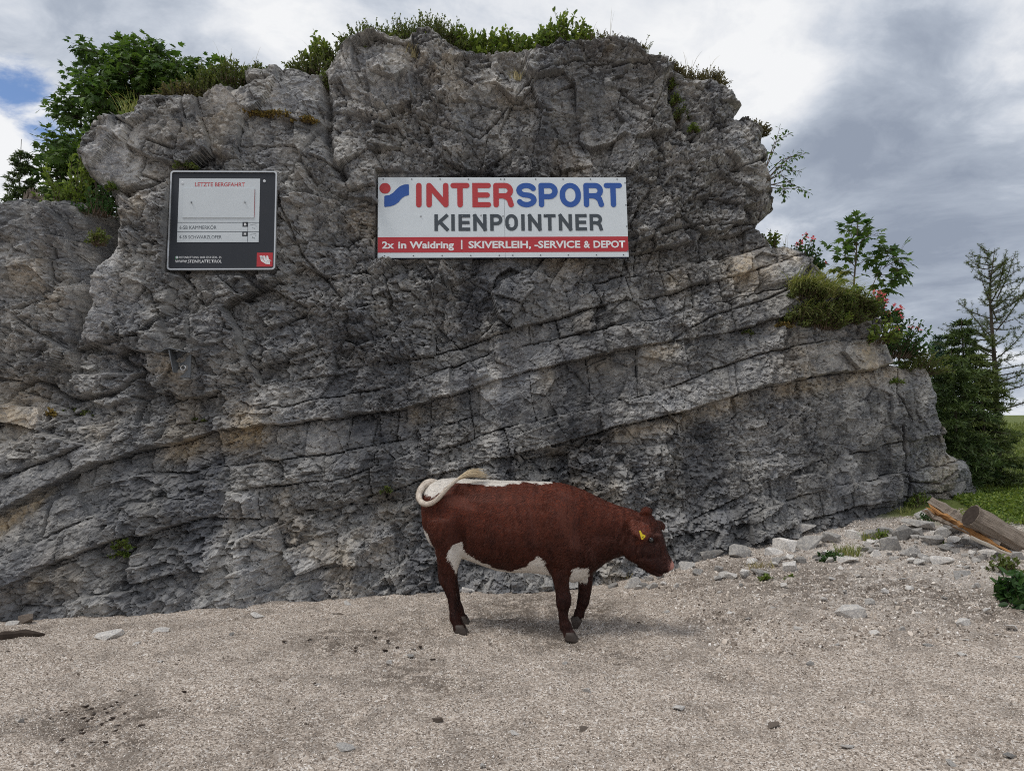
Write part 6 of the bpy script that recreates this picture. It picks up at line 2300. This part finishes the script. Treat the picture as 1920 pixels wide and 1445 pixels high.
# ------------------------------------------------------------------ trees
def maple_tree(name, label, base, blobs, nleaf, leaf, mat, trunk_r, group=None):
    """crown built from leaf layers around the ends of real limbs; blobs: (centre, rx, rz)"""
    base = Vector(base)
    root = empty(name, base)
    tag(root, label, 'tree', group)
    st, lv = MB(), Leaves()
    tot = sum(rx * rz for _, rx, rz in blobs)
    fork = base + Vector((0.1, 0, 1.6))
    for c_, rx, rz in blobs:
        c_ = Vector(c_)
        mid_ = fork.lerp(c_, 0.5) + Vector((0, 0, -0.15))
        st.tube([base - base, fork - base, mid_ - base, c_ - base], [trunk_r, trunk_r * .7, trunk_r * .35, trunk_r * .12], 6)
        nt = max(6, int(nleaf / 14 * rx * rz / tot))
        for i in range(nt):
            v = rnd_dir(0.25)
            rr = random.random() ** 0.38
            tip = c_ + Vector((v.x * rx * rr, v.y * rx * .9 * rr, v.z * rz * rr))
            s0 = c_.lerp(tip, 0.35)
            dr = (tip - s0).normalized() if (tip - s0).length > 1e-3 else Vector((0, 0, 1))
            dr = (dr + Vector((0, 0, 0.15))).normalized()
            ln = random.uniform(0.18, 0.34)
            st.tube([s0 - base, tip - base, tip + dr * ln - base], [0.010, 0.006, 0.002], 4, cap=False)
            bt = random.random()
            for k_ in range(14):
                t = random.random()
                p = tip + dr * ln * t
                d = (rnd_dir(-0.1) + dr * 0.4).normalized()
                p2 = p + d * 0.07
                lv.add(p2 - base, Vector((d.x, d.y, d.z - 0.45)), Vector((random.gauss(0, .4), random.gauss(-.25, .4), 1)), leaf * random.uniform(.65, 1.15), (min(1, bt * .6 + random.random() * .5), random.random(), 0))
    link('trunk', st.mesh('trunk'), root, M_BARK)
    link('crown', lv.mesh('crown', MAPLE_T), root, mat)
    return root


YM = 10.6
mb_ = PV(270, 560, YM)
mb_.z = 0.0
bl_ = []
for (px, py, rx, rz, dy) in [(215, 85, 38, 32, 0), (160, 115, 40, 30, .3), (250, 105, 55, 40, -.2), (310, 125, 50, 36, 0), (370, 135, 36, 26, .2), (190, 160, 60, 45, -.3), (270, 165, 65, 45, .2), (340, 165, 48, 32, -.2), (140, 190, 45, 36, .3), (210, 220, 60, 45, .1), (115, 235, 45, 24, 0), (90, 255, 34, 18, .2), (160, 260, 55, 40, -.2), (120, 290, 46, 30, 0), (180, 310, 50, 40, .2), (95, 300, 36, 22, -.1), (80, 335, 40, 24, .3), (130, 345, 50, 30, .1), (170, 360, 50, 30, .2), (60, 350, 30, 22, .4), (240, 250, 50, 40, .3), (290, 210, 50, 40, .3), (385, 110, 40, 28, .1), (360, 150, 44, 30, .3), (330, 90, 44, 30, .2), (270, 70, 44, 32, .1), (180, 70, 40, 30, .2), (395, 140, 34, 24, 0)]:
    k_ = (YM + dy) / FPX
    bl_.append((PV(px + 10, py + 30, YM + dy), max(rx - 20, 12) * k_, max(rz - 16, 10) * k_))
maple_tree('maple_tree', 'broad dark green maple tree standing behind the left shoulder of the rock', mb_, bl_, 9200, 0.112, M_MAPLE, 0.10)


def conifer(name, label, base, h, r, mat, whorls=22, per=7, sp=11, nl=0.05, droop=0.25, top_bare=0.0, r_trunk=None, shape=1.0, group=None, needles=14, z0=0.04, tmpl=NEEDLE, sub=True, up=0.0, mat_t=None, twig=0.34, on_trunk=0):
    base = Vector(base)
    root = empty(name, base)
    tag(root, label, 'tree', group)
    st, lv = MB(), Leaves()
    rt = r_trunk or 0.018 * h
    st.tube([Vector((0, 0, -0.3)), Vector((0.02, 0, h * .5)), Vector((0, 0, h * (1 + top_bare)))], [rt, rt * .55, rt * .10], 7)
    for i in range(whorls):
        t = z0 + (1 - z0) * (i + random.uniform(-.3, .3)) / whorls
        zz = h * t
        R = r * max(0.05, (1 - t)) ** shape * random.uniform(.75, 1.1)
        for k_ in range(per):
            a = random.uniform(0, 6.283)
            L_ = R * random.uniform(.6, 1.12)
            out = Vector((math.cos(a), math.sin(a), 0))
            p0 = Vector((0, 0, zz))
            pe = p0 + out * L_ + Vector((0, 0, (up - droop) * L_ + 0.10 * L_))
            pm = p0 + out * L_ * .5 + Vector((0, 0, (up - droop * .3) * L_ * .5))
            st.tube([p0, pm, pe], [rt * .16 * (1 - t) + .003, .004, .0015], 4, cap=False)
            bt = random.random()
            n_ = max(3, int(sp * L_ / max(r, .01) + 2))
            side = Vector((-out.y, out.x, 0))
            for j in range(n_):
                u = 0.18 + 0.82 * (j + random.random()) / n_
                p = bez(p0, pm * 2 - (p0 + pe) * .5, pe, u)
                tw = (out * random.uniform(.4, 1.0) + side * random.choice((-1, 1)) * random.uniform(.3, 1.0) + Vector((0, 0, random.uniform(-.35, .12)))).normalized()
                tl = L_ * twig * (1.15 - u) + nl * (1 if sub else 0.3)
                if sub:
                    st.tube([p, p + tw * tl], [.0028, .001], 3, cap=False)
                for q in range(needles):
                    v = random.random()
                    pp = p + tw * tl * v
                    nd = (tw * random.uniform(.4, 1.0) + rnd_dir(0.1) * .85).normalized()
                    lv.add(pp, nd, rnd_dir(0.8), nl * random.uniform(.7, 1.2), (min(1, bt * .4 + .55 * v * random.random() + .2 * t), random.random(), 0))
    for i in range(on_trunk):
        zz = h * random.uniform(.25, 1.0)
        lv.add(Vector((0, 0, zz)), rnd_dir(0.3), rnd_dir(), nl * random.uniform(.7, 1.3))
    link('trunk', st.mesh('trunk'), root, mat_t or M_BARK)
    link('crown', lv.mesh('crown', tmpl), root, mat)
    return root


NEEDLE2 = (np.array([(-.13, 0, 0), (.13, 0, 0), (.07, .7, -.03), (0, 1, -.06), (-.07, .7, -.03)], float), np.array([(0, 1, 2), (0, 2, 4), (4, 2, 3)]))


def stand(px, py_base, Y):
    q = PV(px, py_base, Y)
    return q


def tree_at(px_trunk, py_top, Y):
    """trunk foot on the ground at depth Y and height so that the tip is seen at py_top"""
    x = float(P(px_trunk, 800, Y)[0])
    z0_ = float(gz(x, Y))
    return Vector((x, Y, z0_)), float(P(px_trunk, py_top, Y)[2]) - z0_


b0_, h0_ = tree_at(1812, 596, 11.6)
conifer('spruce_tree', 'dense dark spruce growing against the right end of the rock', b0_, h0_, m_of(88, 11.6), M_SPRUCE, 26, 8, 10, 0.075, 0.22, shape=0.62, needles=15, tmpl=NEEDLE2)
b0_, h0_ = tree_at(1768, 800, 10.6)
conifer('spruce_tree', 'low dark spruce with drooping boughs beside the rubble slope', PV(1795, 905, 10.5), 1.9, m_of(80, 10.5), M_SPRUCE, 14, 9, 11, 0.075, 0.30, shape=0.35, needles=14, tmpl=NEEDLE2)
# larch: irregular long limbs, sparse tufts, several upswept leaders
YL_ = 11.8
lb_, lh_ = tree_at(1868, 470, YL_)
lroot = empty('larch_tree', lb_)
tag(lroot, 'tall sparse feathery larch with upswept tips rising over the spruces', 'tree')
st, lv = MB(), Leaves()
st.tube([Vector((0, 0, -.3)), Vector((.03, 0, lh_ * .5)), Vector((.0, 0, lh_ * .82)), Vector((.12, 0, lh_))], [.055, .035, .014, .004], 7)


def larch_limb(p0, pe, sag, dens=60, sub=5):
    pm = p0.lerp(pe, .5) + Vector((0, 0, -sag))
    L_ = (pe - p0).length
    st.tube([bez(p0, pm, pe, t) for t in (0, .25, .5, .75, 1)], [.012, .009, .007, .004, .002], 4, cap=False)
    for q in range(max(4, int(dens * L_))):
        t = .12 + .88 * random.random()
        p = bez(p0, pm, pe, t) + Vector((random.gauss(0, .012), random.gauss(0, .012), random.gauss(0, .012)))
        lv.add(p, rnd_dir(.5), rnd_dir(), random.uniform(.035, .06), (random.random(), random.random(), 0))
    for q in range(sub):
        t = random.uniform(.25, .9)
        p = bez(p0, pm, pe, t)
        d = ((pe - p0).normalized() * .8 + rnd_dir(.2) * .8).normalized()
        l2 = L_ * random.uniform(.15, .38)
        st.tube([p, p + d * l2], [.004, .0015], 3, cap=False)
        for k_ in range(max(3, int(dens * l2))):
            lv.add(p + d * l2 * random.random() + rnd_dir() * .012, rnd_dir(.5), rnd_dir(), random.uniform(.03, .055), (random.random(), random.random(), 0))


kL = YL_ / FPX
for i in range(78):
    t = 0.30 + 0.70 * (i + random.random()) / 78
    a = random.uniform(0, 6.283)
    R = (165 * (1 - t) ** .75 + 22) * kL * random.uniform(.35, 1.15)
    p0 = Vector((.03 * (1 - t), 0, lh_ * t))
    larch_limb(p0, p0 + Vector((math.cos(a) * R, math.sin(a) * R, R * random.uniform(-.05, .55) + .05)), R * random.uniform(.05, .18), 62 if t > .6 else 85, 6)
for (x0, y0, x1, y1) in ((1869, 600, 1826, 478), (1869, 560, 1905, 470), (1870, 540, 1888, 466), (1868, 620, 1935, 520), (1869, 640, 1800, 560), (1869, 660, 1790, 620)):
    larch_limb(PV(x0, y0, YL_) - lb_, PV(x1, y1, YL_ - random.uniform(-.3, .5)) - lb_, .10, 75, 6)
for i in range(420):
    zz = lh_ * random.uniform(.25, 1)
    lv.add(Vector((0.02, 0, zz)), rnd_dir(.3), rnd_dir(), random.uniform(.035, .07))
link('trunk', st.mesh('trunk'), lroot, M_BARK)
link('crown', lv.mesh('crown', TUFT), lroot, M_LARCH)
b0_, h0_ = tree_at(1842, 655, 11.2)
conifer('spruce_tree', 'light olive green feathery spruce in front of the tall larch', b0_, h0_, m_of(92, 11.2), M_LARCH, 20, 8, 11, 0.07, 0.18, shape=0.6, needles=12, tmpl=NEEDLE2)
b0_, h0_ = tree_at(1768, 627, 42)
conifer('far_conifer', 'pale distant conifer in the gap between rock and spruces', b0_, h0_, m_of(22, 42), M_FARTREE, 26, 7, 9, 0.22, 0.1, shape=0.5, needles=8, tmpl=NEEDLE2)
b0_, h0_ = tree_at(1690, 576, 12.0)
conifer('small_spruce', 'dark spruce tip showing behind the flowering ledge', b0_, h0_, m_of(46, 12), M_SPRUCE, 34, 7, 8, 0.06, 0.2, shape=0.8, needles=10, tmpl=NEEDLE2)
# left background
b0_ = PV(24, 560, 10.2)
b0_.z = 0
conifer('young_fir', 'young dark fir with a bare leader behind the left rock', b0_, float(P(24, 283, 10.2)[2]), m_of(70, 10.2), M_SPRUCE, 64, 8, 10, 0.06, 0.05, top_bare=0.03, shape=0.5, needles=12, tmpl=NEEDLE2, up=0.15, r_trunk=0.035)
b0_ = PV(-40, 560, 11.5)
b0_.z = 0
conifer('young_fir', 'dark fir half hidden behind the young fir with the bare leader', b0_, float(P(-40, 300, 11.5)[2]), m_of(70, 11.5), M_SPRUCE, 30, 7, 10, 0.06, 0.05, shape=0.5, needles=10, tmpl=NEEDLE2, up=0.1)

# --- weathered stump on the left rock
yst = float(face(70, 380)[1]) + 0.38
sb_ = PV(66, 392, yst)
stp_ = empty('tree_stump', sb_)
tag(stp_, 'weathered grey root stump with splintered top on the left rock', 'stump')
kk_ = yst / FPX
M_STUMP = make_wood('stump_wood', (0.115, 0.088, 0.068), (0.30, 0.255, 0.21))
mb = MB()
for i in range(70):
    a = random.uniform(0, 6.28)
    r0_ = random.uniform(.4, 1.0)
    x0 = math.cos(a) * 22 * r0_
    y0 = math.sin(a) * 0.11 * r0_
    tip = random.uniform(22, 44) * (1 - 0.35 * abs(x0 + 4) / 24)
    ps = [Vector((x0 * 1.35 * kk_, y0 * 1.3, -.05)), Vector((x0 * .85 * kk_, y0, tip * .45 * kk_)), Vector(((x0 * .5 - 3 + random.gauss(0, 3)) * kk_, y0 * .7, tip * kk_))]
    mb.tube(ps, [.018, .016, .003], 5)
o_st = link('splintered_wood', mb.mesh('splintered_wood'), stp_, M_STUMP)
o_st['kind'] = 'stuff'
mb = MB()
for (dx, dz, ex, ez, r) in ((10, 22, 38, -6, .030), (6, 26, 30, 4, .024), (-10, 14, -34, -8, .026), (-6, 8, -26, -12, .022)):
    mb2 = MB()
    mb2.tube([Vector((dx * kk_, -.05, dz * kk_)), Vector(((dx + ex) / 2 * kk_, -.09, ((dz + ez) / 2 + 2) * kk_)), Vector((ex * kk_, -.06, ez * kk_))], [r, r * .9, r * .5], 7)
    link('root', mb2.mesh('root'), stp_, M_STUMP)

# --- plants at the foot of the cliff and on the slope
def gplant(px, py, h, w, n, leaf, mat, label, cat='plant', name='weed', group=None, **kw):
    q = ground_pt(px, py)
    return shrub(name, label, q, m_of(h, q.y), m_of(w, q.y), n, leaf, mat, cat, group, **kw)


def ggrass(px, py, h, w, n, label, mat=None):
    q = ground_pt(px, py)
    return grass('grass_tuft', label, q, m_of(h, q.y), m_of(w, q.y), n, mat or M_GRASSB, 'grass tufts at the cliff foot', width=.004)


ggrass(1590, 1040, 34, 40, 130, 'dark green grass tuft beside the flat pale slab in the scree')
ggrass(1632, 1012, 30, 36, 90, 'green grass tuft between boulders and the lowest rock layers')
ggrass(1700, 962, 24, 30, 70, 'short grass at the corner of the rock above the boulders')
ggrass(1160, 1085, 30, 50, 60, 'dry thin grass at the rock foot below the neck of the cow', M_DRY)
ggrass(1425, 1062, 22, 50, 60, 'thin dry grass behind the dark wedge shaped stone', M_DRY)
WG = 'weeds at the cliff foot'
gplant(1565, 1045, 16, 60, 46, .035, M_DARKLEAF, 'dark creeping weed left of the flat pale slab', group=WG, per=8)
gplant(1655, 1010, 22, 30, 30, .035, M_ALP, 'green leafy weed beside the grass between the boulders', group=WG, per=8)
gplant(1725, 950, 30, 60, 60, .035, M_ALP, 'green weeds in front of the dark corner of the rock', group=WG, per=9)
gplant(1748, 975, 24, 50, 40, .035, M_DARKLEAF, 'dark weeds under the broken end of the split log', group=WG, per=9)
gplant(1436, 1084, 12, 26, 14, .05, M_WILLOW, 'light green leafy weed beside the dark wedge shaped stone', group=WG, per=6)
gplant(1480, 1080, 10, 20, 14, .03, M_ALP, 'tiny green weed on the gravel near the wedge shaped stone', group=WG, per=6)
gplant(1770, 1018, 10, 16, 12, .03, M_ALP, 'tiny green weed among the boulders under the split log', group=WG, per=6)
gplant(1896, 1118, 58, 56, 30, .085, M_DARKLEAF, 'dark leafy plant with broad leaves at the edge of the scree', name='broadleaf_plant', per=9, stiff=0.2)
gplant(1930, 1135, 50, 50, 22, .085, M_DARKLEAF, 'second dark broadleaf plant hugging the scree edge', name='broadleaf_plant', per=9, stiff=0.2)
gplant(1885, 1070, 40, 60, 26, .05, M_HEATH, 'olive weeds above the broadleaf plant', per=8)
# bank of low herbs beside the logs: too many to count
lvb = Leaves()
hx_, hy_ = rng.uniform(4.5, 9.5, 60000), rng.uniform(8.2, 11.6, 60000)
hz_ = gz(hx_, hy_)
hu_, hv_ = pix(np.stack([hx_, hy_, hz_], -1))
okh = (hu_ > 1745) & (hu_ < 1990) & (hv_ < 905 + (hu_ - 1740) * 0.66)
for x_, y_, z_ in list(zip(hx_[okh], hy_[okh], hz_[okh]))[:13000]:
    lvb.add((x_, y_, z_ + random.uniform(0, .07)), rnd_dir(0.5), rnd_dir(1.0), random.uniform(.025, .05))
hb_ = link('herb_bank', lvb.mesh('herb_bank', OVAL), None, M_ALP)
tag(hb_, 'green bank of low herbs and moss on the slope beside the logs', 'herbs', None, 'stuff')
# meadow grass near the trees
lvm = Leaves()
for i in range(16000):
    y = random.uniform(10.5, 26) if random.random() < .75 else random.uniform(26, 45)
    x = random.uniform(0.50, 0.80) * y + random.uniform(-.3, .6)
    z = float(gz(x, y))
    lvm.add((x, y, z), Vector((random.gauss(0, .4), random.gauss(0, .4), 1)), rnd_dir(), random.uniform(.05, .13) * (1 + y / 40), (random.random(), random.random(), 0))
mg_ = link('meadow_grass', lvm.mesh('meadow_grass', NEEDLE2), None, leaf_mat('meadow_blade', (0.075, 0.105, 0.028), (0.17, 0.19, 0.06)))
tag(mg_, 'short green grass of the meadow beyond the rock', 'grass', None, 'stuff')
